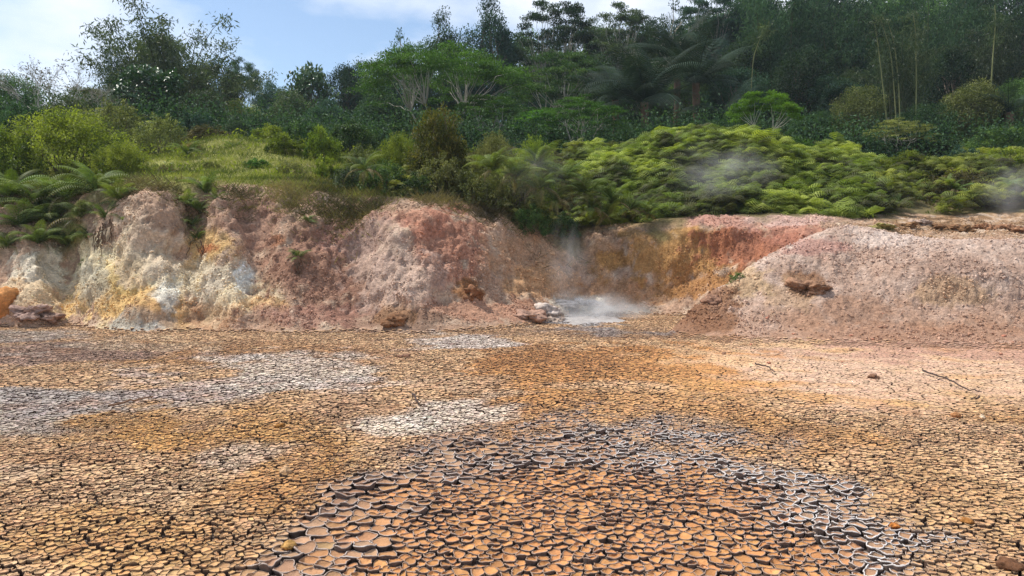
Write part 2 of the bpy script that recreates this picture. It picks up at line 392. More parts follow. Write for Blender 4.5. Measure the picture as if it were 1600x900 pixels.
P1 = P0 + nrm * off[..., None]
Zfin = P1[..., 2]
def terrain_z(x, y):
    """height of the finished ground at (x, y), arrays allowed"""
    x, y = np.asarray(x, float), np.asarray(y, float)
    y = np.clip(y, Y_g[0], Y_g[-1] - .01); u = np.clip(x / y, u_g[0], u_g[-1] - 1e-6)
    fi = (u - u_g[0]) / (u_g[1] - u_g[0]); i = np.clip(fi.astype(int), 0, len(u_g) - 2); fi = fi - i
    j = np.clip(np.searchsorted(Y_g, y) - 1, 0, len(Y_g) - 2); fj = (y - Y_g[j]) / (Y_g[j + 1] - Y_g[j])
    return ((1 - fi) * (1 - fj) * Zfin[i, j] + fi * (1 - fj) * Zfin[i + 1, j] + (1 - fi) * fj * Zfin[i, j + 1] + fi * fj * Zfin[i + 1, j + 1])
def tz(x, y): return float(terrain_z(np.array([x]), np.array([y]))[0])
def hit(px, py, y0=10.5, y1=80):
    """point of the terrain that stands at photo position (px, py)"""
    Y = np.linspace(y0, y1, 2500)
    v = (CY - py) / F; t = Y / (cp + v * sp)
    x = (px - CX) / F * t; z = CAMZ + t * (v * cp - sp)
    d = terrain_z(x, Y) - z
    k = np.argmax(d > 0) if (d > 0).any() else len(Y) - 1
    return Vector((x[k], Y[k], z[k]))

# pigment of the bare clay: patches of mineral colour, plus a painted sunlit crest on the mound, in the places they have in the photograph
def ell(px, py, cx, cy, rx, ry, nz=0, hard=1.0):
    d = np.sqrt(((px - cx) / rx) ** 2 + ((py - cy) / ry) ** 2) + nz
    return np.clip((1.15 - d) * 2.2 * hard, 0, 1)
ALB = .80                                        # display colour of a sunlit surface -> base colour
def blend(C, w, col, k=1.0):
    w = np.clip(w * k, 0, 1)[..., None]
    return C * (1 - w) + w * (lin(*col) * ALB)
Pv = P1
w1 = fbm(Pv * .9 + 5, 4) * .55; w2 = fbm(Pv * 2.6 + 31, 4) * .5; w3 = fbm(Pv * 7 + 2, 3) * .6
C = np.ones(Pv.shape) * (lin(188, 150, 128) * ALB)
C = blend(C, np.clip(w1 * 1.5 + .2, 0, 1), (172, 132, 110), .8)
C = blend(C, np.clip(w2 * 2 - .1, 0, 1), (214, 190, 170), .7)
C = blend(C, np.clip(-w2 * 2 - .15, 0, 1), (164, 124, 98), .6)
nzm = w1 * .8 + w2 * .7
nzm = nzm * 1.35 + w3 * .35
E = lambda cx, cy, rx, ry, k=1., h=1.5: ell(ppx, ppy, cx, cy, rx, ry, nzm, h) * k
left = (1 - is_m)
for cx, cy, rx, ry, col, k in [
    (200, 440, 110, 75, (228, 208, 172), .95), (200, 470, 95, 36, (226, 176, 98), .85), (185, 430, 30, 30, (214, 180, 108), .7), (255, 430, 22, 30, (232, 214, 190), .8), (60, 430, 45, 45, (226, 210, 192), .9), (55, 460, 45, 25, (222, 180, 130), .6),
    (150, 450, 25, 34, (180, 174, 164), .65), (215, 503, 45, 16, (176, 174, 174), .8), (235, 380, 60, 60, (206, 180, 158), .7),
    (330, 400, 40, 35, (214, 170, 100), .8), (340, 445, 60, 45, (216, 200, 180), .8), (390, 462, 70, 30, (232, 206, 170), .8), (420, 475, 50, 12, (216, 164, 100), .65),
    (300, 490, 80, 20, (176, 124, 78), .6), (380, 430, 16, 20, (228, 224, 222), .9), (265, 455, 18, 22, (226, 218, 212), .8), (435, 375, 18, 14, (160, 98, 60), .8), (330, 392, 22, 8, (190, 100, 50), .8),
    (500, 420, 85, 80, (148, 104, 86), .85), (570, 440, 40, 50, (150, 104, 86), .7), (400, 345, 50, 30, (166, 122, 104), .7), (270, 340, 50, 30, (160, 122, 100), .7), (480, 490, 90, 22, (158, 110, 96), .7), (560, 360, 60, 40, (164, 116, 104), .6),
    (600, 420, 60, 60, (190, 162, 152), .6), (705, 390, 55, 62, (174, 112, 90), .75), (665, 345, 40, 22, (188, 120, 96), .6), (640, 440, 60, 40, (196, 164, 152), .6),
    (735, 452, 28, 18, (150, 100, 58), .9), (820, 400, 70, 50, (188, 142, 106), .6), (860, 445, 60, 30, (204, 152, 104), .7), (760, 485, 110, 18, (184, 132, 108), .8),
    (640, 500, 70, 16, (140, 108, 92), .8), (615, 492, 26, 16, (150, 104, 64), .6),
    (930, 400, 60, 40, (180, 138, 104), .7), (980, 455, 80, 22, (190, 136, 90), .7), (1060, 400, 105, 48, (184, 132, 70), .95), (1000, 370, 40, 16, (186, 138, 80), .8), (1090, 440, 60, 20, (172, 118, 66), .9),
    (1170, 385, 75, 34, (164, 98, 70), .9), (1235, 365, 55, 22, (174, 112, 94), .8), (1150, 345, 130, 12, (194, 140, 126), .9), (1010, 350, 60, 10, (208, 164, 130), .9), (1230, 343, 90, 8, (206, 168, 160), .8),
    (905, 478, 50, 14, (208, 196, 184), .8), (960, 492, 70, 14, (176, 168, 160), .8)]:
    C = blend(C, E(cx, cy, rx, ry, k) * left, col)
blk = np.zeros_like(Z0); blk[:, vis] = (wa[2] - .5) * .5 + (wb[2] - .5) * .5
C = C * (1 + (blk * (1 - is_m) * .42)[..., None])
onm = is_m
C = blend(C, onm * .9, (184, 150, 136)); C = blend(C, onm * np.clip(w2 * 2 + .1, 0, 1), (204, 176, 166), .75)
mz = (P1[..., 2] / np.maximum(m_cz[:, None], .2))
C = blend(C, onm * sstep(.72, 1.0, mz) * np.clip(.65 + w2, 0, 1), (206, 180, 172), .85)  # crest paler than the slope: sunlight on the top put into the colour
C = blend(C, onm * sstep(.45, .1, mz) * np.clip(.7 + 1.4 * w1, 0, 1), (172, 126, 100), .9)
for cx, cy, rx, ry, col, k in [(1262, 445, 36, 20, (150, 104, 72), .9), (1240, 465, 40, 26, (186, 150, 120), .6), (1265, 450, 30, 12, (120, 84, 60), .9), (1150, 440, 40, 30, (196, 160, 120), .7), (1110, 470, 45, 45, (150, 104, 76), .9), (1075, 500, 40, 30, (142, 98, 72), .9), (1500, 455, 60, 18, (190, 150, 112), .6), (1260, 385, 60, 20, (182, 126, 118), .6), (1380, 375, 50, 12, (220, 196, 190), .7), (1330, 480, 60, 20, (160, 116, 92), .6), (1450, 520, 200, 14, (160, 112, 86), .5), (1500, 415, 120, 14, (164, 130, 116), .6)]:
    C = blend(C, E(cx, cy, rx, ry, k) * onm, col)
C = blend(C, (1 - bare) * (Y_g[None] > 12), (112, 100, 62), .95)                       # grassed soil above the lip
grassy = (1 - bare) * sstep(520, 400, ppx) * sstep(32, 24, Y_g)[None] * np.clip(.8 + w1, 0, 1)
C = blend(C, grassy, (150, 150, 62), .9)
C = blend(C, sstep(26, 31, Y_g)[None] * np.ones_like(Z0), (64, 62, 40), .95)
rock = ell(ppx, ppy, 1500, 350, 170, 22, nzm) * (1 - is_m) * (Y_g[None] < 22.5)
C = blend(C, rock, (168, 128, 92), .9); C = blend(C, rock * np.clip(w2 * 3, 0, 1), (98, 72, 50), .9); C = blend(C, rock * np.clip(-w2 * 3, 0, 1), (206, 180, 164), .8)
lum_ = (C * [.21, .72, .07]).sum(-1, keepdims=True); C = (C * .84 + lum_ * .16) * np.array([1.06, 1.07, .96])

def grid_mesh(name, i0, i1, mat):
    V = P1[:, i0:i1].reshape(-1, 3); nu, ny = len(px_g), i1 - i0
    a = (np.arange(nu - 1)[:, None] * ny + np.arange(ny - 1)[None]).ravel()
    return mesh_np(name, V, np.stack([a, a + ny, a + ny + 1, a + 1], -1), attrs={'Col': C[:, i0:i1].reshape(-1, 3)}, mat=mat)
jb = int(np.searchsorted(Y_g, 22))
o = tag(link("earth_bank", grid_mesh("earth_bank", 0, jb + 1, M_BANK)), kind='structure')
o = tag(link("hillside", grid_mesh("hillside", jb, len(Y_g), M_HILL)), kind='structure')
gm = mesh_np("ground", np.array([[-900, -60, -.05], [900, -60, -.05], [900, 1200, -.05], [-900, 1200, -.05]], float), np.array([[0, 1, 2, 3]]), mat=M_CRACK)
tag(link("ground", gm), kind='structure')

# ---------------------------------------------------------------- the cracked mud flat: every plate is its own curled slab of mud
def curl_zone(x, y):
    """0 outside, 1 in the basin of curled mud; and the share of salt-white on the rims"""
    px, py = proj(x, y, 0 * x)
    P = np.stack([x, y, 0 * x], -1)
    n = fbm(P * 1.1 + 50, 3) * .28 + fbm(P * 4 + 8, 2) * .12
    yy = (py - 905) / np.where(px < 800, 232, 245)
    cx = 880
    xx = (px - cx) / np.where(px < cx, 545 , 530)
    # left rim climbs from (310, 900) to (640, 730) and (860, 672)
    d = np.sqrt(xx ** 2 * (1 + .5 * (px < cx)) + yy ** 2) + n * .8
    z = sstep(1.06, .93, d)
    ring = np.exp(-((d - .90) / .13) ** 2)
    rw = ring * np.clip(.35 + .75 * sstep(700, 1250, px) + n, 0, 1)
    return z, ring, rw
def spacing(x, y):
    z, ring, rw = curl_zone(x, y)
    px, py = proj(x, y, 0 * x)
    s = .049 + .012 * sstep(6.5, 9.5, y) + .011 * fbm(np.stack([x, y, 0 * x], -1) * .7, 2)
    big = ell(px, py, 600, 800, 190, 75) * (ring > .25) + .5 * ring * (px < 900)
    return s * (1 - z) + z * (.078 + .040 * np.clip(big, 0, 1) + .026 * ring)
rg = np.random.default_rng(3)
nc = 640000
yc = np.sqrt(rg.uniform(2.3 ** 2, 18.9 ** 2, nc)); xc = rg.uniform(-1, 1, nc) * (.73 * yc + 1.4)
y2 = np.sqrt(rg.uniform(2.3 ** 2, 7.5 ** 2, 380000)); yc = np.concatenate([yc, y2]); xc = np.concatenate([xc, rg.uniform(-1, 1, len(y2)) * (.73 * y2 + 1.4)])
sh = rg.permutation(len(yc)); xc, yc = xc[sh], yc[sh]
tzc = terrain_z(xc, yc)
keep = (tzc < .02 + .02 * rg.normal(size=len(yc))) | (yc < 10.8)
xc, yc = xc[keep], yc[keep]
sp_c = spacing(xc, yc) * .80 * rg.uniform(.68, 1.22, len(xc))
cell = .26; hashg = {}; acc = []
for i in range(len(xc)):
    x, y, s = xc[i], yc[i], sp_c[i]
    gi, gj = int(x // cell), int(y // cell); ok = True
    for a in (gi - 1, gi, gi + 1):
        for b in (gj - 1, gj, gj + 1):
            for (X2, Y2, s2) in hashg.get((a, b), ()):
                m_ = .5 * (s + s2)
                if (x - X2) ** 2 + (y - Y2) ** 2 < m_ * m_:
                    ok = False; break
            if not ok: break
        if not ok: break
    if ok:
        hashg.setdefault((gi, gj), []).append((x, y, s)); acc.append(i)
px_, py_ = xc[acc], yc[acc]
print("plates", len(acc))
kd = kdtree.KDTree(len(acc))
for i in range(len(acc)): kd.insert((px_[i], py_[i], 0), i)
kd.balance()
NB = 16
nb = np.array([[r[1] for r in kd.find_n((px_[i], py_[i], 0), NB + 1)][1:] for i in range(len(acc))])
pts = np.stack([px_, py_], -1)

# the flat first splits along a few long cracks, then into plates: 'macro' says which large field a plate belongs to
mc = np.stack([rg.uniform(-15, 15, 3600), rg.uniform(1, 19.5, 3600)], -1)
mk_ = kdtree.KDTree(len(mc))
for i in range(len(mc)): mk_.insert((mc[i, 0], mc[i, 1], 0), i)
mk_.balance()
macro = np.array([mk_.find((px_[i], py_[i], 0))[1] for i in range(len(acc))]); hashv = rg.random(len(mc))
def mud_pigment(x, y):
    px, py = proj(x, y, 0 * x)
    P = np.stack([x, y, 0 * x], -1)
    a = fbm(P * .45 + 3, 4); b = fbm(P * 1.6 + 11, 4)
    n = a * .75 + b * .45
    wpx, wpy = px + 60 * a, py + 14 * a
    C = np.ones((len(x), 3)) * lin(212, 170, 124) * ALB
    e = lambda cx, cy, rx, ry: ell(wpx, wpy, cx, cy, rx, ry, n * 1.2, 1.0) 
    for cx, cy, rx, ry, col, k in [
        (1350, 590, 330, 62, (206, 168, 138), .9), (1500, 640, 160, 60, (204, 164, 128), .75), (1480, 545, 260, 16, (182, 136, 112), .8),
        (960, 580, 250, 45, (196, 136, 72), .95), (860, 555, 130, 25, (184, 126, 70), .7), (1050, 630, 260, 40, (200, 146, 84), .8), (800, 640, 120, 60, (200, 142, 78), .7),
        (1450, 760, 160, 120, (196, 152, 100), .8), (1250, 690, 260, 40, (198, 146, 86), .8),
        (250, 560, 200, 22, (192, 142, 88), .8), (420, 545, 120, 14, (190, 140, 92), .7), (560, 560, 120, 16, (196, 150, 112), .7),
        (90, 552, 170, 26, (164, 132, 116), .85), (30, 525, 120, 12, (190, 172, 156), .8), (230, 533, 100, 8, (214, 180, 140), .7),
        (70, 640, 210, 55, (192, 174, 158), .95), (60, 620, 110, 22, (182, 170, 164), .6), (250, 590, 150, 22, (192, 170, 158), .7),
        (270, 690, 190, 45, (206, 152, 76), .85), (450, 680, 120, 50, (202, 150, 80), .7), (560, 640, 90, 30, (196, 154, 116), .7),
        (80, 740, 150, 40, (196, 164, 130), .8), (380, 715, 90, 28, (212, 188, 166), .7), (330, 770, 200, 40, (198, 166, 128), .6),
        (140, 840, 230, 70, (202, 154, 92), .9), (470, 770, 120, 60, (192, 136, 66), .8), (330, 850, 120, 50, (196, 146, 86), .6),
        (470, 575, 150, 24, (222, 206, 188), .72), (560, 598, 80, 14, (214, 196, 182), .8), (360, 560, 60, 10, (218, 204, 190), .6),
        (610, 668, 80, 18, (228, 212, 192), .72), (710, 645, 85, 24, (230, 214, 196), .78), (740, 532, 90, 10, (222, 206, 192), .9), (700, 600, 90, 16, (206, 172, 138), .6),
        (985, 492, 75, 16, (168, 150, 138), 1.), (905, 500, 80, 16, (182, 174, 170), 1.), (900, 520, 260, 9, (150, 112, 84), .5), (620, 520, 120, 8, (150, 116, 100), .8)]:
        C = blend(C, e(cx, cy, rx, ry), col, k)
    C = blend(C, np.clip(b * 1.6 - .25, 0, 1), (176, 120, 70), .45)
    z, ring, rw = curl_zone(x, y)
    C = blend(C, z, (190, 130, 70), .9)
    C = blend(C, ring, (158, 128, 104), .85)
    lum = (C * [.21, .72, .07]).sum(-1, keepdims=True)
    return (C * .9 + lum * .1) * 1.30

def build_plates(sel, K, name, mat, curled):
    n = len(sel); c = pts[sel]
    d = pts[nb[sel]] - c[:, None]
    d2 = (d ** 2).sum(-1)
    th = np.arange(K) * 2 * np.pi / K + rg.uniform(0, 6.28, (n, 1))
    e = np.stack([np.cos(th), np.sin(th)], -1)
    dt = np.einsum('nmk,njk->nmj', d, e)
    wide = (macro[sel][:, None] != macro[nb[sel]]) * ((.0035 + .0065 * hashv[macro[sel]]) * (1 - .75 * curl_zone(c[:, 0], c[:, 1])[0]))[:, None]
    d2 = np.maximum(d2 - 2 * wide * np.sqrt(d2), .2 * d2)
    r = np.min(np.where(dt > 1e-6, d2[..., None] / (2 * np.maximum(dt, 1e-6)), 9), axis=1)
    rm = r.mean(1)
    r = np.minimum(r, 1.7 * rm[:, None]); r = np.minimum(r, .75 * spacing(c[:, 0], c[:, 1])[:, None]); rm = r.mean(1)
    x, y = c[:, 0], c[:, 1]
    z, ring, rw = curl_zone(x, y)
    ppx_, ppy_ = proj(x, y, 0 * x)
    tight = np.clip(ell(ppx_, ppy_, 1400, 575, 420, 62, .2 * fbm(np.stack([x, y, 0 * x], -1) * .8, 2)) + sstep(-.03, .03, terrain_z(x, y)), 0, 1)
    gap = (.0026 + .0026 * rg.random(n)) * (1 - .72 * tight) * (1 + .45 * z) * (1 + .9 * np.clip(fbm(np.stack([x, y, 0 * x], -1) * 1.3 + 90, 2), -.5, 1))
    sf = np.clip(-np.sin(th), 0, 1) ** .7                                 # towards the low sun-dried side the lip is round and laps over its neighbour
    rF = (r * sf).sum(1, keepdims=True) / sf.sum(1, keepdims=True)
    mixf = sf * (.25 + .35 * z[:, None])
    r = r * (1 - mixf) + rF * mixf
    r = np.maximum(r - gap[:, None] * (1 - .7 * sf) + .09 * rm[:, None] * sf * z[:, None], .25 * rm[:, None])
    h = (.004 + .006 * rg.random(n)) * (1 - .75 * tight)
    h = h * (1 - z) + z * (.0075 + .0085 * rg.random(n) + ring * (.003 + .014 * rg.random(n) ** 1.5))
    t = .003 + .002 * z + .002 * ring                                     # lip thickness
    base = -.012 + .004 * rg.normal(size=n) * (1 - .7 * tight) - .018 * z * (1 - .7 * ring) + np.maximum(terrain_z(x, y) + .02, 0) * (y > 10.8)
    wob = 1 - (.26 + .06 * z[:, None]) * np.sin(th) + .35 * np.sin(th * 2 + rg.uniform(0, 6.28, (n, 1))) * rg.random((n, 1)) + .2 * np.sin(th * 3 + rg.uniform(0, 6.28, (n, 1)))
    slope = rg.normal(size=(n, 2)) * (.05 + .04 * z)[:, None] * (1 - .7 * tight)[:, None]; slope[:, 1] += .02
    fr = [.0, .45, .76, .93, 1.0, 1.0, .985, .93 if not curled else .86, .80 if not curled else .62]
    V = []; Cc = []
    top = mud_pigment(x, y) * (1 + .12 * rg.normal(size=(n, 1))) * (1 + .02 * rg.normal(size=(n, 3)))
    top = np.clip(top, .02, .9)
    white = lin(236, 228, 222) * ALB; grey = lin(150, 134, 126) * ALB; dark = lin(116, 92, 78) * ALB; damp = lin(104, 88, 80) * ALB
    rim = top * .85 + .15 * lin(226, 208, 186)
    rim = rim * (1 - z[:, None] * .7) + lin(172, 148, 134) * ALB * z[:, None] * .7
    wall = lin(112, 98, 92) * ALB * .85 + .15 * rim
    rwv = np.clip(rw * 1.25 * rg.uniform(.4, 1.2, n) + .15 * z * rg.random(n), 0, 1)[:, None]
    rim = rim * (1 - rwv) + white * rwv
    for k, f in enumerate(fr):
        rr = r * f
        if k in (0,): rr = rr * 0
        if k == 4: rr = np.maximum(r - t[:, None], .8 * r)
        hz = h[:, None] * wob * np.where(k <= 5, f ** 2.3, 1)
        if k == 5: hz = hz - .2 * t[:, None]
        if k == 6: hz = h[:, None] * wob - 1.1 * t[:, None]
        if k == 7: hz = h[:, None] * wob * .35 - .5 * t[:, None] - .008
        if k == 8: hz = np.full_like(r, -.10)
        ox, oy = rr * e[..., 0], rr * e[..., 1]
        zz = base[:, None] + hz + (slope[:, 0:1] * ox + slope[:, 1:2] * oy) * (1 if k < 8 else 0)
        if k == 0: ox, oy, zz = ox[:, :1], oy[:, :1], zz[:, :1]
        V.append(np.stack([x[:, None] + ox, y[:, None] + oy, zz], -1))
        cc = [top, top, top, top * .9 + rim * .1, rim, rim, dark * .5 + rim * .5 if not curled else wall, dark * np.ones_like(top) if not curled else wall * .9, damp * np.ones_like(top)][k]
        Cc.append(np.repeat(cc[:, None], V[-1].shape[1], 1))
    V = np.concatenate(V, 1); Cc = np.concatenate(Cc, 1)
    W = V.reshape(-1, 3)
    wp = np.stack([W[:, 0], W[:, 1], 0 * W[:, 0]], -1)
    W[:, 0] += .016 * pn(wp * 9 + 3) + .008 * pn(wp * 27 + 40); W[:, 1] += .016 * pn(wp * 9 + 61) + .008 * pn(wp * 27 + 80)
    near_ = np.clip((9 - W[:, 1]) / 3, 0, 1); W[:, 0] += near_ * .005 * pn(wp * 62 + 11); W[:, 1] += near_ * .005 * pn(wp * 62 + 33); W[:, 2] += .004 * pn(W * 22) + near_ * .003 * pn(W * 60)
    nv = V.shape[1]; j = np.arange(K); jn = (j + 1) % K
    tr = np.stack([0 * j, 1 + j, 1 + jn], -1)
    qd = np.concatenate([np.stack([1 + a * K + j, 1 + (a + 1) * K + j, 1 + (a + 1) * K + jn, 1 + a * K + jn], -1) for a in range(len(fr) - 2)])
    offs = (np.arange(n) * nv)[:, None, None]
    me = mesh_np(name, W, (qd[None] + offs).reshape(-1, 4), (tr[None] + offs).reshape(-1, 3), attrs={'Col': Cc.reshape(-1, 3)}, mat=mat)
    return link(name, me)
zc, _, _ = curl_zone(px_, py_)
inz = zc > .35
allp = np.arange(len(acc))
tag(build_plates(allp[inz], 20, "curled_mud", M_MUD, True), kind='structure')
tag(build_plates(allp[~inz & (py_ < 8)], 14, "cracked_mud", M_MUD, False), kind='structure')
tag(build_plates(allp[~inz & (py_ >= 8)], 11, "cracked_mud", M_MUD, False), kind='structure')

# crumbs of dried clay lying all over the bank and the mound
ICO = np.array([[0, 0, -1], [.72, -.53, -.45], [-.28, -.85, -.45], [-.89, 0, -.45], [-.28, .85, -.45], [.72, .53, -.45], [.28, -.85, .45], [-.72, -.53, .45], [-.72, .53, .45], [.28, .85, .45], [.89, 0, .45], [0, 0, 1]])
ICF = np.array([[0, 1, 2], [1, 0, 5], [0, 2, 3], [0, 3, 4], [0, 4, 5], [1, 5, 10], [2, 1, 6], [3, 2, 7], [4, 3, 8], [5, 4, 9], [1, 10, 6], [2, 6, 7], [3, 7, 8], [4, 8, 9], [5, 9, 10], [6, 10, 11], [7, 6, 11], [8, 7, 11], [9, 8, 11], [10, 9, 11]])
def rand_rot(n):
    q = unit(rg.normal(size=(n, 4))); a, b, c, d = q.T
    return np.stack([np.stack([1 - 2 * (c * c + d * d), 2 * (b * c - a * d), 2 * (b * d + a * c)], -1), np.stack([2 * (b * c + a * d), 1 - 2 * (b * b + d * d), 2 * (c * d - a * b)], -1), np.stack([2 * (b * d - a * c), 2 * (c * d + a * b), 1 - 2 * (b * b + c * c)], -1)], 1)
def clods(name, n, smin, smax, seed):
    jm = int(np.searchsorted(Y_g, 21.8))
    area = np.linalg.norm(np.cross(P1[1:, :-1] - P1[:-1, :-1], P1[:-1, 1:] - P1[:-1, :-1]), axis=-1)[:, :jm - 1]
    wgt = area * (Zfin[:-1, :jm - 1] > .03) * np.clip(bare[:-1, :jm - 1], 0, 1) ** 2 * np.clip(.25 + 1.3 * sstep(-.2, .5, fbm(P1[:-1, :jm - 1] * .8 + seed, 3)), 0, 1.3)
    cdf = np.cumsum(wgt.ravel()); cdf /= cdf[-1]
    k = np.searchsorted(cdf, rg.random(n)); i, j = np.unravel_index(k, wgt.shape)
    f, g = rg.random(n)[:, None], rg.random(n)[:, None]
    p = P1[i, j] + f * (P1[i + 1, j] - P1[i, j]) + g * (P1[i, j + 1] - P1[i, j])
    s = smin + (smax - smin) * rg.random(n) ** 4
    p[:, 2] += s * .25
    M = rand_rot(n) * (s[:, None] * np.array([1, .8, .6]) * (1 + .25 * rg.normal(size=(n, 3))))[:, None, :]
    V, Fc = replicate(ICO, ICF, M, p)
    V += (rg.random(V.shape) - .5) * np.repeat(s, 12)[:, None] * .45
    cl = C[i, j] * (1.22 + .14 * rg.normal(size=(n, 1))) + .03 * rg.random((n, 1))
    me = mesh_np(name, V, tris=Fc, attrs={'Col': np.repeat(np.clip(cl, .03, .85), 12, 0)}, smooth=False, mat=M_CLOD)
    return tag(link(name, me), kind='stuff')
tag(clods("clay_rubble", 90000, .007, .036, 4), 'loose pinkish clay crumbs scattered over the bank and the mound', 'rubble')
# ---------------------------------------------------------------- plant builders (each returns meshes that copies of the plant share)
def rnd(a, b): return rg.uniform(a, b)
def leaves_at(tips, per, spread, leaf, ratio=.45, up=.7, outw=.5, centre=(0, 0, 0), droop=.15, flat=1.0, tipvar=.5, jit=.35):
    """leaf faces in a loose clump round every tip"""
    T = np.repeat(tips, per, 0); n = len(T)
    d = rg.normal(size=(n, 3)); d = unit(d) * (rg.random((n, 1)) ** .5)
    P = T + d * spread * np.array([1, 1, flat])
    o = unit(P - np.array(centre))
    nr = unit(o * outw + np.array([0, 0, up]) + rg.normal(size=(n, 3)) * jit)
    ax = rg.normal(size=(n, 3)) + o * .6; ax[:, 2] -= droop * 2
    Ln = leaf * rg.uniform(.65, 1.3, n)
    V, Fq = leafset(P, ax, nr, Ln, Ln * ratio)
    v = np.repeat(rg.normal(.5, .22 * tipvar * 2, len(tips)), per) + rg.normal(0, .10, n)
    return V, Fq, np.repeat(np.clip(v, 0, 1), 4)
def branch(p0, p1, r0, r1, n=6, sag=.0, wob=.06, bow=.25):
    p0, p1 = np.array(p0, float), np.array(p1, float); t = np.linspace(0, 1, n)[:, None]
    L_ = np.linalg.norm(p1 - p0)
    P = p0 + (p1 - p0) * t
    P[:, 2] += (np.sin(t[:, 0] * np.pi) * (bow - sag)) * L_ * .5
    P[1:-1] += rg.normal(size=(n - 2, 3)) * L_ * wob
    return tube(P, r0 + (r1 - r0) * t[:, 0] ** .8, 5)
PROTO = {}
def proto(name, H, W, parts): PROTO[name] = (H, W, parts)

def broad(name, H, W, ntip, per, leaf, low=.25, mat=G_DARK, ratio=.5, bark=M_BARK, spread=.13, lumps=.35, shape=1.0, tr=.02):
    tg, cg = Geo(), Geo()
    ztr = H * (low + .15)
    tp = np.array([[0, 0, 0], [rnd(-.1, .1), rnd(-.1, .1), ztr * .5], [rnd(-.2, .2), rnd(-.2, .2), ztr], [rnd(-.3, .3), rnd(-.3, .3), H * .75]])
    tg.add(*tube(tp, [H * tr * 1.3, H * tr, H * tr * .8, H * tr * .25], 7))
    c = np.array([0, 0, H * (1 + low) / 2]); rz = H * (1 - low) / 2
    lobes = unit(rg.normal(size=(9, 3))) * np.array([.62, .62, .62])
    lobes[:, 2] = np.abs(lobes[:, 2]) * rg.choice([1, 1, -.7], 9)
    t = []
    while len(t) < ntip:
        q = unit(rg.normal(size=3)) * rnd(.45, 1) ** .5
        lump = 1 - lumps + lumps * 1.4 * np.exp(-np.min(((q - lobes) ** 2).sum(1)) / .18)
        q = q * lump
        w = 1.0 if q[2] < 0 else (1 - shape * .35 * q[2] ** 2)
        t.append(c + q * np.array([W / 2 * w, W / 2 * w, rz]))
    t = np.array(t)
    for q in t[:: max(1, ntip // 34)]:
        k = np.clip((q[2] / H - .25), .12, .72) / .75
        b0 = np.array([np.interp(k, [0, .5, 1], tp[1:, a]) for a in range(3)]); b0[2] = min(b0[2], q[2])
        tg.add(*branch(b0, q, H * tr * .4, H * .002, 5))
    cg.add(*leaves_at(t, per, W * spread, leaf, ratio, centre=c - [0, 0, rz * .6]))
    proto(name, H, W, [('crown', cg.mesh(name + '_crown', mat, False)), ('trunk', tg.mesh(name + '_trunk', bark))])

def albizia(name, H, W, ntip, per, leaf, mat=G_ALB, stems=4, base=.62, flat=.16, lay=.0):
    tg, cg = Geo(), Geo(); tips = []
    for s in range(stems):
        a = 6.283 * s / stems + rnd(-.4, .4); rr = W * rnd(.10, .2)
        kn = np.array([math.cos(a) * rr, math.sin(a) * rr, H * rnd(.38, .52)])
        b0 = np.array([math.cos(a) * H * .02, math.sin(a) * H * .02, -.2])
        tg.add(*branch(b0, kn, H * .015, H * .009, 6, bow=-.1, wob=.02))
        for q in range(ntip // stems):
            aa = a + rnd(-1.1, 1.1); r2 = W / 2 * rnd(.08, 1) ** .6
            z = H * (1 - .30 * (r2 / (W / 2)) ** 2 - rnd(0, 1) ** 1.3 * (1 - base) * (.5 + lay))
            p = np.array([math.cos(aa) * r2, math.sin(aa) * r2, z]); tips.append(p)
            if q % (2 if lay > .5 else 4) == 0:
                mid = kn * .5 + p * .5; mid[2] = kn[2] * .45 + p[2] * .55
                tg.add(*branch(kn, mid, H * .006, H * .003, 4, bow=.0, wob=.03)); tg.add(*branch(mid, p, H * .003, H * .001, 4, bow=.2))
    tips = np.array(tips)
    cg.add(*leaves_at(tips, per, W * .085, leaf, .5, up=1.5, outw=.15, centre=(0, 0, 0), flat=flat, droop=.02, jit=.28))
    proto(name, H, W, [('crown', cg.mesh(name + '_crown', mat, False)), ('trunk', tg.mesh(name + '_trunk', M_PALEBARK))])

def bamboo(name, H, W, culms, per, mat=G_BAM, low=.2, arch=1.0, leaf=.26):
    tg, cg = Geo(), Geo(); tips = []
    for c in range(culms):
        a = rnd(0, 6.283); h = H * rnd(.62, 1.0); lean = W / 2 * rnd(.25, 1.0)
        b = np.array([math.cos(a), math.sin(a), 0]) * W * .2 * rnd(.1, 1)
        t = np.linspace(0, 1, 14)
        out_ = lean * t ** 2.6; z = h * (t - arch * .20 * t ** 5 * rnd(.5, 1.6)) / (1 - arch * .1)
        P = b + np.stack([math.cos(a) * out_, math.sin(a) * out_, z], -1)
        tg.add(*tube(P, .055 * (1 - .8 * t), 5))
        for k in range(26):
            q = rnd(low, 1) ** .8; p = np.array([np.interp(q, t, P[:, x]) for x in range(3)])
            s = (1 - q) * .8 + .25
            tips.append(p + rg.normal(size=3) * np.array([1, 1, .6]) * s * .75)
    tips = np.array(tips)
    T = np.repeat(tips, per, 0); n = len(T)
    P = T + rg.normal(size=(n, 3)) * np.array([.30, .30, .24])
    ax = rg.normal(size=(n, 3)) * .8; ax[:, 2] -= .8
    nr = rg.normal(size=(n, 3)); nr[:, 2] += 1.0
    Ln = leaf * rg.uniform(.7, 1.4, n)
    V, Fq = leafset(P, ax, nr, Ln, Ln * .24)
    v = np.repeat(np.clip(np.repeat(rg.normal(.48, .2, len(tips)), per) + rg.normal(0, .10, n), 0, 1), 4)
    cg.add(V, Fq, v)
    proto(name, H, W, [('crown', cg.mesh(name + '_crown', mat, False)), ('stem', tg.mesh(name + '_stem', M_DARKCULM))])

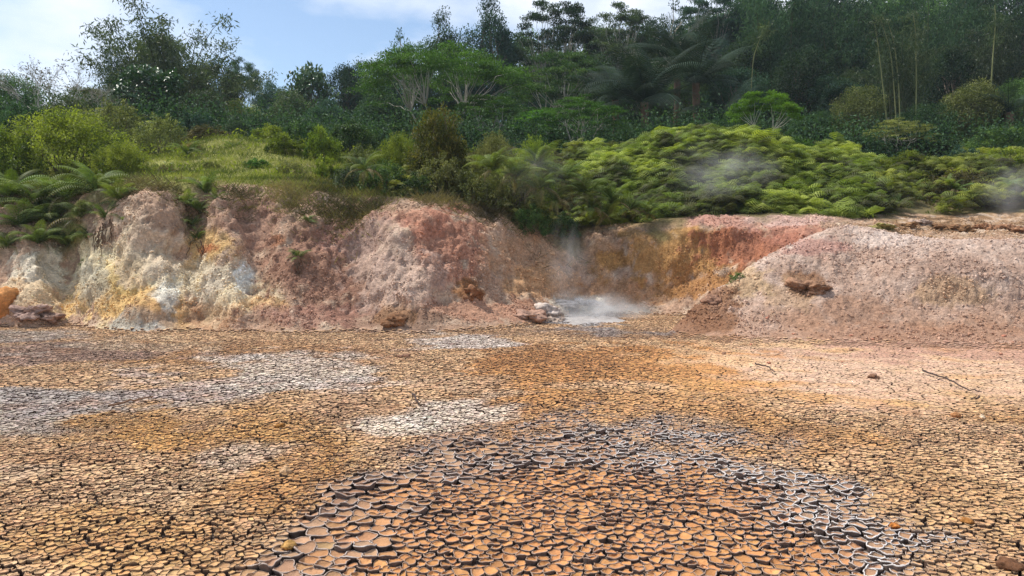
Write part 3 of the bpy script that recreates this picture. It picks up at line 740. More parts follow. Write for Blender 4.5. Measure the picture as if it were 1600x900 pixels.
def bush(name, H, W, ntip, per, leaf, mat, ratio=.45, spiky=.5, spread=.09):
    tg, cg = Geo(), Geo(); t = []
    for k in range(ntip):
        a = rnd(0, 6.283); el = math.asin(rnd(.02, 1)); rr = rnd(.35, 1) ** .45 * rnd(1 - .3 * spiky, 1.0 + .10 * spiky)
        t.append(np.array([math.cos(a) * math.cos(el) * W / 2, math.sin(a) * math.cos(el) * W / 2, math.sin(el) * H]) * rr)
    t = np.array(t)
    for q in t[:: max(1, ntip // 26)]:
        tg.add(*branch([q[0] * .08, q[1] * .08, -.15], q, H * .014, H * .003, 5, bow=-.1))
    cg.add(*leaves_at(t, per, (W * H * H) ** (1 / 3) * spread, leaf, ratio, up=.8, outw=.5, centre=(0, 0, -H * .2), droop=.05, flat=1.1))
    proto(name, H, W, [('foliage', cg.mesh(name + '_foliage', mat, False)), ('stem', tg.mesh(name + '_stem', M_BARK))])

def twiggy(name, H, W, per=3):
    tg, cg = Geo(), Geo(); tips = []
    def grow(p, d, L_, r, lv):
        q = p + d * L_
        tg.add(*branch(p, q, r, r * .6, 4, bow=.05, wob=.05))
        if lv == 0: tips.append(q); return
        for k in range(3 if lv > 1 else 4):
            grow(q, unit(d + rg.normal(size=3) * .42 + np.array([0, 0, .12])), L_ * rnd(.6, .85), r * .55, lv - 1)
    for k in range(7):
        a = 6.283 * k / 7 + rnd(-.3, .3)
        grow(np.array([0, 0, -.1]), unit(np.array([math.cos(a) * .75, math.sin(a) * .75, 1])), H * .34, H * .010, 3)
    tips = np.array(tips)
    cg.add(*leaves_at(tips, per, .22, .14, .4))
    proto(name, H, W, [('foliage', cg.mesh(name + '_foliage', G_BARE, False)), ('trunk', tg.mesh(name + '_trunk', M_PALEBARK))])

def frond_np(L_, pairs, plen, e0, bend, segs=2, one=False, width=.16, hang=.35, tw=0.0):
    """one arching feather leaf along +X: rachis strip and tapering leaflets"""
    t = np.linspace(0, 1, pairs + 3); ang = e0 - bend * t ** 1.2
    dx, dz = np.cos(ang), np.sin(ang); st = L_ / (len(t) - 1)
    X = np.concatenate([[0], np.cumsum(dx[:-1] * st)]); Z = np.concatenate([[0], np.cumsum(dz[:-1] * st)])
    V, Q = [], []
    w = .012 * L_ * (1 - .8 * t)
    for i in range(len(t)):
        V += [[X[i], -w[i], Z[i] + .002], [X[i], w[i], Z[i] + .002]]
    for i in range(len(t) - 1): Q.append([2 * i, 2 * i + 2, 2 * i + 3, 2 * i + 1])
    for i in range(2, len(t)):
        pl = plen * L_ * np.sin(np.pi * (.12 + .86 * t[i]) ** .85) ** .8
        hw = width * pl * .5
        d = np.array([dx[i], 0, dz[i]]); nn = np.array([-dz[i], 0, dx[i]])
        for s in (-1, 1):
            sd = unit(np.array([0, s, 0]) + d * .45)
            p = np.array([X[i], 0, Z[i]]); b = len(V)
            m1 = p + sd * pl * .5 - nn * hang * pl * .12; m2 = p + sd * pl - nn * hang * pl * .5
            if one:
                V += [p - d * hw, p + d * hw, m2 + d * hw * .3, m2 - d * hw * .3]; Q += [[b, b + 1, b + 2, b + 3]]; continue
            V += [p - d * hw * .7, p + d * hw * .7, m1 + d * hw, m1 - d * hw, m2 + d * hw * .12, m2 - d * hw * .12]
            Q += [[b, b + 1, b + 2, b + 3], [b + 3, b + 2, b + 4, b + 5]]
    V = np.array([np.asarray(v, float) for v in V])
    return V, np.array(Q)
def frond_mesh(name, mat, *a, **k):
    V, Q = frond_np(*a, **k)
    v = np.clip(.45 + .12 * rg.normal(size=len(V)) + .25 * (V[:, 0] / V[:, 0].max() - .4), 0, 1)
    return mesh_np(name, V, Q, attrs={'v': v}, smooth=False, mat=mat)

broad('dark_a', 11, 8, 120, 170, .22, low=.1); broad('dark_b', 12, 7, 120, 170, .21, low=.08, mat=G_BLUE, lumps=.5)
broad('dark_c', 10, 9, 130, 160, .23, low=.12, mat=G_MID, lumps=.55); broad('tall_d', 13, 6.5, 120, 150, .21, low=.1, mat=G_BLUE, shape=1.9, lumps=.5)
broad('shine', 6.5, 6.0, 60, 55, .36, low=.12, mat=G_SHINE, ratio=.6, lumps=.5); broad('sparse', 10, 6, 45, 46, .22, low=.35, mat=G_OLIVE, spread=.09, bark=M_PALEBARK)
albizia('alb_a', 10, 15, 190, 190, .19); albizia('alb_b', 9, 10, 140, 170, .18, lay=.3, stems=5)
albizia('alb_c', 13, 10, 230, 190, .2, mat=G_MID, stems=3, lay=1.0, flat=.2)
bamboo('bam_a', 11, 9, 40, 21, leaf=.28); bamboo('bam_b', 12, 7, 24, 20, leaf=.28, mat=G_MID, low=.12, arch=1.5)
bush('bush_yel', 2.6, 4.6, 360, 62, .105, G_YEL); bush('bush_red', 2.6, 2.4, 300, 62, .10, G_RED, spiky=.3)
bush('bush_olive', 1.8, 2.6, 130, 50, .10, G_OLIVE, spiky=.8); bush('bush_mid', 1.7, 2.4, 130, 50, .11, G_MID); bush('bush_fresh', 1.3, 2.0, 110, 45, .12, G_YEL, ratio=.3, spiky=.9)
bush('bush_grey', 1.6, 2.6, 110, 50, .12, G_BLUE); bush('bush_big', 3.2, 4.2, 220, 60, .15, G_DARK, spiky=.7)
twiggy('twig', 4.5, 5)
MATS = {'dark': G_DARK, 'mid': G_MID, 'blue': G_BLUE, 'olive': G_OLIVE, 'bam': G_BAM, 'yel': G_YEL, 'alb': G_ALB, 'bright': G_BRIGHT, 'red': G_RED, 'shine': G_SHINE, 'fern': G_FERN, 'dry': G_DRY, 'ferny': G_FERNY}
def plant(kind, name, cat, px, top, Y, wpx, label, group=None, mat=None, base=None, sink=.12):
    """stand a plant of a kind at distance Y under photo column px, tall enough to reach photo row top"""
    H, W, parts = PROTO[kind]
    x = (px - CX) / F * Y * 1.0
    x = at(px, top, Y).x
    z0 = tz(x, Y) - sink if base is None else base
    h = float(zat(top, Y)) - z0; w = wpx / F * Y
    r = empty(name, (x, Y, z0)); tag(r, label, cat, group)
    r.rotation_euler.z = rnd(0, 6.283)
    r.scale = (w / W, w / W, max(h, .2) / H)
    for pn_, me in parts:
        c = link(pn_, me, r)
        if mat and pn_ in ('crown', 'foliage'):
            c.material_slots[0].link = 'OBJECT'; c.material_slots[0].material = MATS[mat]
    return r
SK = 'trees along the left skyline'; FR = 'trees packed on the forest slope'
T = [
 # left side
 ('bam_a', 'bamboo_clump', 'bamboo', 262, 16, 46, 230, 'tall dark arching bamboo clump at upper left, highest plumes on the left skyline', SK, None),
 ('bam_b', 'bamboo_clump', 'bamboo', 335, 78, 49, 110, 'lower drooping bamboo just right of the tall arching clump', SK, 'bam'),
 ('bam_b', 'bamboo_clump', 'bamboo', 205, 38, 47, 95, 'leaning dark bamboo plume on the left flank of the tallest clump', SK, 'dark'),
 ('twig', 'bare_shrub', 'shrub', 92, 82, 32, 170, 'pale nearly leafless twiggy shrub against the cloud at far left', None, None),
 ('twig', 'bare_shrub', 'shrub', 160, 118, 34, 80, 'smaller bare twiggy shrub between the pale shrub and the tall bamboo', None, None),
 ('shine', 'broadleaf_tree', 'tree', 235, 100, 35, 118, 'round tree with big shiny pale-edged leaves in front of the tall bamboo', None, None),
 ('dark_c', 'broadleaf_tree', 'tree', 12, 112, 40, 110, 'low dull green tree cut by the left edge of the picture', SK, 'mid'),
 ('dark_a', 'broadleaf_tree', 'tree', 140, 130, 38, 100, 'olive tree behind the bare twiggy shrub, left of the shiny-leaved tree', SK, 'olive'),
 ('alb_a', 'flat_topped_tree', 'tree', 378, 90, 62, 72, 'small flat-topped tree on the skyline right of the bamboo', SK, 'dark'),
 ('dark_b', 'broadleaf_tree', 'tree', 425, 95, 58, 80, 'dark rounded skyline tree right of the small flat-topped tree', SK, None),
 ('shine', 'broadleaf_tree', 'tree', 485, 94, 52, 100, 'large-leaved dark green tree at the dip of the skyline', SK, 'shine'),
 ('dark_a', 'broadleaf_tree', 'tree', 538, 84, 57, 84, 'dark tree on the skyline just right of the large-leaved tree', SK, 'blue'),
 ('bam_b', 'bamboo_clump', 'bamboo', 590, 74, 55, 110, 'greyish bamboo thicket below the wispy skyline tree', SK, 'blue'),
 ('sparse', 'wispy_tree', 'tree', 634, 34, 60, 84, 'wispy see-through tree standing alone against the sky', SK, 'dark'),
 ('dark_b', 'broadleaf_tree', 'tree', 385, 140, 46, 90, 'hazy olive green tree under the small flat-topped tree', FR, 'olive'),
 ('dark_c', 'broadleaf_tree', 'tree', 450, 135, 48, 100, 'dull green tree below the dip of the skyline', FR, 'bam'),
 ('dark_a', 'broadleaf_tree', 'tree', 320, 130, 42, 90, 'brownish bamboo-like tree right of the shiny-leaved tree', FR, 'bam'),
 ('dark_b', 'broadleaf_tree', 'tree', 515, 140, 46, 90, 'shaded tree left of the wide feathery green tree', FR, 'blue'),
 # crest in the middle
 ('tall_d', 'bushy_tree', 'tree', 692, 4, 60, 96, 'dark loose-crowned tall tree right of the wispy one', FR, 'dark'),
 ('tall_d', 'bushy_tree', 'tree', 768, -22, 58, 112, 'tallest dense dark pyramid-shaped tree at top centre', FR, None),
 ('alb_c', 'layered_tree', 'tree', 868, -6, 61, 138, 'tall tree in flat layers with sky showing through, at top centre', FR, 'dark'),
 ('alb_c', 'layered_tree', 'tree', 968, 2, 60, 130, 'layered tall tree right of the one with sky showing through', FR, 'bam'),
 ('sparse', 'wispy_tree', 'tree', 1048, -12, 56, 90, 'thin tree with sky holes above the palms', FR, 'dark'),
 ('alb_c', 'layered_tree', 'tree', 1112, -20, 60, 130, 'hazy layered tree at the top right of the palms', FR, 'blue'),
 ('alb_a', 'spreading_tree', 'tree', 690, 76, 42, 270, 'wide feathery green tree with several pale stems, the broadest crown in the forest', FR, 'alb'),
 ('alb_b', 'spreading_tree', 'tree', 880, 82, 47, 170, 'shaded feathery tree right of the broadest crown', FR, 'mid'),
 ('alb_b', 'spreading_tree', 'tree', 772, 150, 38, 150, 'lower feathery tree behind the reddish round bush', FR, 'alb'),
 ('alb_b', 'spreading_tree', 'tree', 910, 150, 33, 132, 'small umbrella-shaped tree with pale forked stems left of the fern mound', None, 'alb'),
 ('alb_b', 'spreading_tree', 'tree', 845, 172, 36, 100, 'low feathery tree touching the left side of the small umbrella tree', FR, 'alb'),
 ('dark_c', 'broadleaf_tree', 'tree', 590, 130, 47, 110, 'dark tree hidden behind the left side of the broadest crown', FR, 'dark'),
 ('dark_b', 'broadleaf_tree', 'tree', 940, 60, 52, 100, 'dark narrow tree behind the palms, left of them', FR, 'dark'),
 # right side
 ('dark_b', 'broadleaf_tree', 'tree', 1165, 20, 52, 120, 'dark tree above and right of the palms', FR, 'dark'),
 ('bam_a', 'bamboo_clump', 'bamboo', 1230, -40, 56, 190, 'big dark bamboo mass at the top edge right of centre', FR, 'dark'),
 ('dark_a', 'broadleaf_tree', 'tree', 1150, 92, 44, 110, 'round dark tree behind the fresh green tree', FR, 'blue'),
 ('dark_c', 'broadleaf_tree', 'tree', 1250, 70, 46, 120, 'deep green tree right of the fresh green tree, in shade', FR, 'dark'),
 ('bam_b', 'bamboo_clump', 'bamboo', 1320, -30, 53, 150, 'dark arching bamboo at the top edge left of the tall pale culms', FR, 'dark'),
 ('dark_b', 'broadleaf_tree', 'tree', 1312, 96, 43, 105, 'dark tree directly left of the tall pale culms', FR, 'blue'),
 ('dark_c', 'broadleaf_tree', 'tree', 1345, 132, 38, 96, 'brownish green tree at the foot of the tall pale culms', FR, 'olive'),
 ('bam_b', 'bamboo_clump', 'bamboo', 1405, 24, 43, 130, 'lighter green bamboo clump around the tall pale culms', FR, 'bam'),
 ('bam_a', 'bamboo_clump', 'bamboo', 1455, -40, 54, 180, 'dark bamboo mass at the top edge right of the pale culms', FR, 'dark'),
 ('dark_a', 'broadleaf_tree', 'tree', 1490, 60, 46, 120, 'dark tree halfway up at the right of the pale culms', FR, 'dark'),
 ('bam_b', 'bamboo_clump', 'bamboo', 1552, 10, 45, 130, 'feathery green bamboo near the upper right corner', FR, 'bam'),
 ('dark_b', 'broadleaf_tree', 'tree', 1600, -20, 50, 140, 'dark tree filling the upper right corner', FR, 'dark'),
 ('dark_c', 'broadleaf_tree', 'tree', 1530, 124, 37, 130, 'broad lighter olive tree low at the right', FR, 'olive'),
 ('dark_a', 'broadleaf_tree', 'tree', 1600, 110, 38, 110, 'shaded green tree cut by the right edge halfway up', FR, 'mid'),
 ('dark_c', 'broadleaf_tree', 'tree', 1450, 160, 36, 100, 'low dark tree between the pale culms and the olive tree', FR, 'dark'),
 ('alb_b', 'spreading_tree', 'tree', 1405, 185, 33, 100, 'low grey-twigged tree below the pale culms', FR, 'olive'),
 ('dark_b', 'broadleaf_tree', 'tree', 1270, 165, 36, 90, 'low dark tree behind the right shoulder of the fern mound', FR, 'dark'),
 ('dark_a', 'broadleaf_tree', 'tree', 1690, 40, 46, 160, 'dark tree just beyond the right edge of the picture', FR, 'dark'),
 ('dark_b', 'broadleaf_tree', 'tree', -70, 120, 42, 130, 'dull green tree just beyond the left edge of the picture', SK, 'mid'),
]
for k, nm, ct, px, top, Y, w, lb, gp, mt in T:
    plant(k, nm, ct, px, top, Y, w, lb, gp, mt)
for px, top, Y, w, k in [(40,140,58,100,'dark_b'),(180,110,62,120,'dark_c'),(300,112,64,120,'dark_a'),(470,112,70,110,'dark_b'),(560,100,66,120,'dark_c'),(640,88,66,120,'dark_a'),(720,60,70,130,'dark_b'),(820,45,72,140,'dark_c'),(920,20,75,130,'dark_a'),(870,40,66,130,'dark_b'),(960,35,64,130,'dark_c'),(1040,15,64,130,'dark_b'),(1110,0,64,140,'dark_a'),(1180,-40,60,140,'dark_b'),(1290,-30,60,150,'dark_c'),(1420,-40,60,150,'dark_a'),(1540,-30,58,150,'dark_b'),
                         (1010,30,70,130,'dark_c'),(1090,10,74,140,'dark_b'),(1180,-30,72,150,'dark_a'),(1270,-50,70,150,'dark_c'),(1370,-60,66,160,'dark_b'),(1500,-60,66,160,'dark_c'),(1600,-60,64,170,'dark_a'),
                         (1010,110,48,120,'dark_a'),(1080,90,50,120,'dark_c'),(1380,80,50,110,'dark_a'),(1430,90,52,110,'dark_c'),(1560,70,52,120,'dark_a'),(1200,110,50,110,'dark_b'),(640,150,48,110,'dark_b'),(720,150,50,110,'dark_b'),(830,120,54,120,'dark_a')]:
    plant(k, 'forest_tree', 'tree', px, top, Y, w, 'dark tree standing in the second row of the forest, seen between nearer crowns', 'second row forest trees', rg.choice(['dark', 'blue', 'mid']))

# the bright little tree with two pale trunks
albizia('two_stem', 5, 6, 64, 170, .15, mat=G_BRIGHT, stems=2, base=.7, flat=.3)
plant('two_stem', 'fresh_green_tree', 'tree', 1194, 141, 28, 105, 'small fresh green tree with two white trunks behind the fern mound', sink=.3)

# tall bare culms standing out of the bamboo on the right
for pts_, lb in [([(1402, 222), (1398, 150), (1392, 80), (1376, 30)], 'tallest pale bamboo culm of the group at right, its tip bent over'), ([(1386, 190), (1378, 120), (1370, 55), (1366, 35)], 'leftmost pale bamboo culm of the group at right'),
                 ([(1407, 195), (1404, 130), (1398, 70), (1388, 36)], 'pale bamboo culm just right of the tallest one'), ([(1432, 125), (1431, 80), (1430, 40), (1426, 20)], 'short pale bamboo culm right of the tallest one'),
                 ([(1549, 128), (1552, 80), (1556, 30), (1554, 8)], 'lone thin pale stem near the right edge'), ([(1176, 95), (1182, 75), (1188, 58), (1196, 44)], 'short leaning pale stem above the fresh green tree')]:
    Yc = 41 if pts_[0][0] > 1300 else 42
    a_, b_ = at(*pts_[0], Yc), at(*pts_[1], Yc)
    low = [Vector((a_.x + (a_.x - b_.x) * .8, Yc, tz(a_.x, Yc) - .2))]
    P = np.array([list(p) for p in low + [at(q[0], q[1], Yc) for q in pts_]])
    tt = np.linspace(0, 1, len(P)); tf = np.linspace(0, 1, 16)
    P = np.stack([np.interp(tf, tt, P[:, k]) for k in range(3)], -1); P[1:-1] = .25 * P[:-2] + .5 * P[1:-1] + .25 * P[2:]
    V, Q = tube(P, (.042 if pts_[0][0] > 1300 else .026) * (1 - .6 * tf), 6)
    cu = tag(link('bamboo_culm', mesh_np('bamboo_culm', V, Q, mat=M_CULM)), lb, 'bamboo culm', 'bare bamboo culms')
    tp_ = P[rg.integers(9, 16, 9)] + rg.normal(size=(9, 3)) * .22
    Vl, Ql, vl = leaves_at(tp_, 26, .34, .26, .22, up=.4, outw=0, droop=.5)
    link('foliage', mesh_np('culm_foliage', Vl, Ql, attrs={'v': vl}, smooth=False, mat=G_BAM), cu)

# sugar palms: trunk and every frond its own part
PF = [frond_mesh('palm_frond', G_PALM, 4.2, 38, .24, e0, bd, width=.055, hang=1.0) for e0, bd in ((1.35, 1.0), (1.0, 1.3), (.6, 1.2), (1.2, 1.9))]
for px, base_y, Y, hgt, n, sc, lb in [(1005, 225, 37, 2.6, 24, 1.0, 'biggest dark feather palm, its grey fronds fanned out right of the umbrella tree'), (1085, 225, 40, 3.8, 20, .9, 'dark feather palm right of the biggest one'),
                                      (960, 215, 42, 3.2, 16, .8, 'dark feather palm behind, left of the biggest one'), (1128, 215, 38, 1.6, 15, .75, 'low palm with drooping fronds nearest the fresh green tree'), (1055, 225, 43, 5.6, 18, .9, 'tallest dark feather palm, its upright fronds reaching highest'), (1575, 190, 36, 2.2, 11, .5, 'small palm with pale leaves at the right edge under dark trees')]:
    x = at(px, base_y, Y).x; z0 = tz(x, Y) - .2
    r = tag(empty('feather_palm', (x, Y, z0)), lb, 'palm', 'palms in the forest')
    V, Q = tube([[0, 0, 0], [.1, 0, hgt * .5], [.05, .05, hgt]], [.22, .19, .2], 9)
    link('trunk', mesh_np('palm_trunk', V, Q, mat=M_DEAD), r)
    for k in range(n):
        f = link('frond', PF[k % 4], r); f.location = (.05, .05, hgt - .1)
        f.rotation_euler = (rnd(-.2, .2), rnd(-.25, .35), 6.283 * k / n * 1.9 + rnd(-.2, .2)); s = sc * rnd(.8, 1.1); f.scale = (s, s, s)

# ---------------------------------------------------------------- shrubs of the middle ground
S = [
 ('bush_yel', 'yellow_green_bush', 105, 168, 21.5, 200, 'largest bush, round and yellow-green, on the bank at far left', None, None),
 ('bush_yel', 'yellow_green_bush', -20, 192, 20.5, 150, 'yellow-green bush cut by the left edge beside the largest bush', None, None),
 ('bush_yel', 'yellow_green_bush', 190, 222, 20.3, 90, 'low skirt of yellow-green bush on the right of the largest bush', None, None),
 ('bush_mid', 'green_bush', 40, 150, 28, 90, 'deep green bush behind the largest bush at far left', None, 'dark'),
 ('bush_olive', 'olive_bush', 178, 156, 28, 110, 'olive bush under the shiny-leaved tree, left side', None, None),
 ('bush_olive', 'olive_bush', 110, 140, 29, 110, 'dull bush at the foot of the pale leafless shrub', None, 'bam'),
 ('bush_olive', 'olive_bush', 250, 178, 26, 90, 'brownish brush in front of the shiny-leaved tree', None, 'olive'),
 ('bush_grey', 'grey_green_bush', 308, 172, 30, 70, 'grey-green rounded shrub right of the shiny-leaved tree', None, None),
 ('bush_olive', 'olive_bush', 325, 196, 28, 90, 'brown dry brush behind the grassy knoll', None, 'dry'),
 ('bush_mid', 'green_bush', 370, 180, 30, 42, 'small round dark green shrub standing on the knoll line', None, 'shine'),
 ('bush_fresh', 'leafy_bush', 420, 196, 29, 70, 'light green scrub right of the small round shrub', None, None),
 ('bush_fresh', 'leafy_bush', 448, 210, 25, 70, 'fresh green leafy bush on the grass right of the knoll', None, None),
 ('bush_fresh', 'leafy_bush', 505, 198, 25, 66, 'yellow-leaved bush standing in the middle of the grass bench', None, None),
 ('bush_mid', 'green_bush', 550, 186, 30, 90, 'dark leafy bush under the left end of the broadest crown', None, None),
 ('bush_mid', 'green_bush', 470, 185, 32, 90, 'shaded bush at the forest foot left of centre', None, 'mid'),
 ('bush_olive', 'olive_bush', 570, 226, 22, 80, 'olive bush left of the yellow bushes by the reddish round bush', None, None),
 ('bush_yel', 'yellow_green_bush', 622, 206, 22, 84, 'yellow-green bush touching the left of the reddish round bush', None, None),
 ('bush_red', 'reddish_bush', 684, 164, 20.6, 102, 'tall round bush with reddish young leaves near the centre', None, None),
 ('bush_olive', 'olive_bush', 690, 238, 19.6, 100, 'dense olive bush below the reddish round bush', None, 'olive'),
 ('bush_yel', 'yellow_green_bush', 770, 206, 22, 90, 'pale yellow-green bush right of the reddish round bush', None, 'olive'),
 ('bush_yel', 'yellow_green_bush', 835, 212, 22.5, 84, 'yellow-green bush between the pale bush and the umbrella tree', None, None),
 ('bush_olive', 'olive_bush', 800, 240, 21, 110, 'shaded bush behind the curling ferns at centre', None, 'olive'),
 ('bush_olive', 'olive_bush', 600, 250, 19.8, 110, 'dark bush overhanging the clay lip left of centre', None, 'mid'),
 ('bush_olive', 'olive_bush', 545, 258, 19.6, 80, 'brownish green bush on the lip above the dry grass', None, 'bam'),
 ('bush_mid', 'green_bush', 650, 268, 19.2, 80, 'low green bush at the lip below the reddish bush', None, 'mid'),
 ('bush_olive', 'olive_bush', 745, 264, 19.4, 90, 'tangled bush at the lip left of the curling ferns', None, 'olive'),
 ('bush_mid', 'green_bush', 830, 318, 19.7, 70, 'green bush hanging over the clay edge under the curling ferns', None, 'mid'),
 ('bush_mid', 'green_bush', 880, 330, 20.6, 60, 'small green bush at the lowest point of the clay lip', None, 'mid'),
 ('bush_olive', 'olive_bush', 262, 258, 20.5, 46, 'low dry scrub on the grass near the lip, left of the dark fern clump', None, 'dry'),
 ('bush_olive', 'olive_bush', 330, 252, 22.0, 40, 'small tuft of scrub in the middle of the grass below the knoll', None, None),
 ('bush_mid', 'green_bush', 400, 246, 22.5, 50, 'small leafy shrub on the grass right of the dark fern clump', None, 'alb'),
 ('bush_olive', 'olive_bush', 452, 248, 21.5, 56, 'olive scrub on the grass in front of the fresh green leafy bush', None, None),
 ('bush_fresh', 'leafy_bush', 512, 246, 21.0, 52, 'light green scrub on the grass left of the overhanging bush', None, None),
 ('bush_olive', 'olive_bush', 300, 224, 25.5, 60, 'straw-coloured brush left of the grassy knoll', None, 'dry'),
 ('bush_mid', 'green_bush', 1240, 212, 31, 80, 'bushy green shrub at the foot of the fresh green tree', None, 'alb'),
 ('bush_mid', 'green_bush', 1500, 226, 29, 80, 'rounded bluish green bush at the right, behind the light fern patch', None, 'blue'),
 ('bush_fresh', 'leafy_bush', 1430, 236, 28, 100, 'light green feathery scrub right of the fern mound', None, None),
 ('bush_fresh', 'leafy_bush', 1375, 250, 27, 70, 'pale green scrub in the dip right of the fern mound', None, None),
 ('bush_fresh', 'leafy_bush', 1575, 232, 28, 90, 'light green scrub at the right edge', None, None),
 ('bush_olive', 'olive_bush', 1500, 262, 24.0, 110, 'brown bare-looking hump of brush at the right', None, 'dry'),
 ('bush_big', 'dark_thicket', 1330, 214, 33, 130, 'dark thicket behind the right end of the fern mound', None, None),
 ('bush_big', 'dark_thicket', 1430, 205, 34, 130, 'dark thicket at the foot of the pale culms', None, None),
 ('bush_big', 'dark_thicket', 1560, 196, 33, 130, 'dark thicket low at the right edge', None, 'mid'),
 ('bush_big', 'dark_thicket', 1000, 196, 35, 120, 'dark thicket under the biggest palm', None, None),
 ('bush_big', 'dark_thicket', 1100, 186, 35, 120, 'dark thicket between the palms and the fresh green tree', None, None),
 ('bush_big', 'dark_thicket', 400, 178, 37, 110, 'dark thicket at the forest foot behind the small round shrub', None, 'blue'),
 ('bush_big', 'dark_thicket', 610, 190, 36, 120, 'dark thicket behind the yellow-green bush at centre left', None, None),
 ('bush_big', 'dark_thicket', 740, 200, 36, 130, 'dark thicket behind the pale yellow-green bush', None, None),
 ('bush_big', 'dark_thicket', 850, 205, 36, 110, 'dark thicket at the foot of the umbrella tree', None, None),
]
for k, nm, px, top, Y, w, lb, gp, mt in S:
    plant(k, nm, 'bush' if 'bush' in nm else 'thicket', px, top, Y, w, lb, gp or 'bushes above the bank', mt)

# ---------------------------------------------------------------- large ferns, each frond a part
FF = [frond_mesh('fern_frond', G_FERN, 1.15, 22, .17, e0, bd, width=.17, hang=.8) for e0, bd in ((1.25, 1.6), (.95, 1.7), (.6, 1.5), (1.3, 2.3))]
FY = [frond_mesh('fern_frond_yellow', G_FERNY, 1.15, 22, .17, e0, bd, width=.17, hang=.8) for e0, bd in ((1.2, 1.6), (.9, 1.7))]
FD = [frond_mesh('fern_frond_dry', G_DRY, 1.0, 16, .12, .2, 1.9, width=.25, hang=1.2)]
def fern(px, py, Y, wpx, n, lb, gp, yel=0., dry=0., out=.25, tilt=0.0):
    n = int(n * 2.0); wpx = wpx * 1.08; dry = dry + .10
    p = at(px, py, Y); zt = tz(p.x, Y)
    if Y is None: pass
    r = tag(empty('fern', (p.x, Y, p.z)), lb, 'fern', gp)
    sc = wpx / F * Y / 2.0
    for k in range(n):
        q = rg.random()
        me = FD[0] if q < dry else (FY[k % 2] if q < dry + yel else FF[k % 4])
        f = link('frond', me, r); a = 6.283 * k / n * 2.4 + rnd(-.3, .3)
        f.rotation_euler = (rnd(-.25, .25), rnd(-.3, .25) , a); s = sc * rnd(.75, 1.15); f.scale = (s, s, s)
        f.location = (rnd(-.04, .04), rnd(-.04, .04), -.02 + rnd(-.05, .05))
    r.rotation_euler = (tilt, 0, 0)
    return r
def fern_on(px, py, wpx, n, lb, gp, **k):
    h = hit(px, py)
    return fern(px, py, h.y - .06, wpx, n, lb, gp, **k)
GA = 'ferns hanging on the far left of the bank'; GB = 'curling ferns on the lip at the centre'; GC = 'little ferns growing out of the bare clay'
for px, py, w, n, lb, yl, dr in [
  (150, 300, 130, 13, 'tallest fern with long arching fronds at the right end of the left thicket', .15, .08), (105, 312, 130, 13, 'arching fern in the top row of the left thicket, left of the tallest', .12, .04), (58, 322, 120, 12, 'fern in the top row below the largest bush, with a brown-tipped frond', .15, .12),
  (15, 305, 120, 12, 'fern at the left edge of the picture, top row', .1, .12), (185, 310, 80, 9, 'smaller fern leaning right over the bare clay from the left thicket', .4, .05), (80, 345, 110, 12, 'dark fern in the middle row of the left thicket under the top row', .05, .05),
  (30, 352, 105, 11, 'dark fern in the middle row near the left edge', .05, .05), (130, 345, 110, 12, 'dark fern in the middle row under the tallest fern', .05, .1), (165, 340, 70, 8, 'shaded fern beside the hanging roots at the right end of the left thicket', 0, .1),
  (60, 378, 90, 11, 'fresh green fern in the bottom row of the left thicket', .1, 0), (105, 382, 80, 10, 'fern at the very bottom of the left thicket above the hollow', .1, 0), (10, 385, 80, 9, 'dull fern at the left edge below the others', .1, .3), (140, 372, 70, 9, 'fern at the bottom right corner of the left thicket', .1, .05), (-40, 330, 130, 12, 'fern just beyond the left edge', .1, .1)]:
    fern_on(px, py, w, n, lb, GA, yel=yl, dry=dr)
for px, py, w, n, lb, yl, dr in [
  (320, 300, 75, 10, 'yellowish fern at the top of the narrow gully in the left bank', .5, .1), (290, 318, 60, 8, 'fern on the left side of the narrow gully', .3, 0), (312, 330, 62, 9, 'green fern in the middle of the narrow gully', .1, .05), (300, 352, 55, 8, 'dark fern low in the narrow gully', 0, .05), (308, 372, 45, 7, 'lowest fern in the narrow gully', 0, .1), (340, 312, 45, 6, 'small fern on the right rim of the narrow gully', .4, .1),
  (482, 345, 36, 8, 'upper little fern alone on the bare clay left of centre', 0, .05), (466, 402, 46, 10, 'lower little fern with a reddish frond alone on the bare clay', .1, .12), (196, 345, 24, 6, 'tiny fern on the ridge right of the left thicket', .3, 0), (130, 413, 26, 6, 'tiny fern in the shaded clay cleft at left', 0, 0)]:
    fern_on(px, py, w, n, lb, GC, yel=yl, dry=dr)
for px, py, Y, w, n, lb, yl, dr in [
  (570, 268, 19.0, 70, 10, 'fern at the top of the lip left of the reddish bush', .2, .1), (770, 268, 19.6, 80, 10, 'leftmost of the curling ferns on the centre lip', .1, .1), (805, 282, 19.7, 80, 11, 'second curling fern from the left, with dark hanging fronds', .1, .1), (838, 262, 20.4, 84, 11, 'highest curling fern on the centre lip', .2, .05), (845, 296, 20.0, 80, 11, 'curling fern below the highest one', .05, .15),
  (880, 285, 20.6, 90, 12, 'broad curling fern in the middle of the centre lip', .15, .05), (868, 318, 20.1, 70, 10, 'dark fern hanging lowest under the broad curling fern', 0, .25), (915, 305, 20.8, 84, 11, 'pale arching fern right of the broad curling fern', .35, .05), (925, 330, 20.7, 70, 10, 'dark fern under the pale arching fern', .05, .15), (955, 318, 21.0, 76, 11, 'light grey-green fern near the right end of the centre lip', .3, 0),
  (985, 330, 21.0, 66, 10, 'fern second from the right end of the centre lip', .25, 0), (1012, 336, 21.1, 56, 9, 'rightmost fern of the centre lip, at the edge of the pink clay', .25, 0), (950, 340, 20.8, 60, 9, 'low fern at the clay edge under the grey-green fern', .1, .05)]:
    fern(px, py - 4, Y - .35, w * 1.15, n, lb, GB, yel=yl, dry=dr)
GD = 'single ferns on the mound and grass'
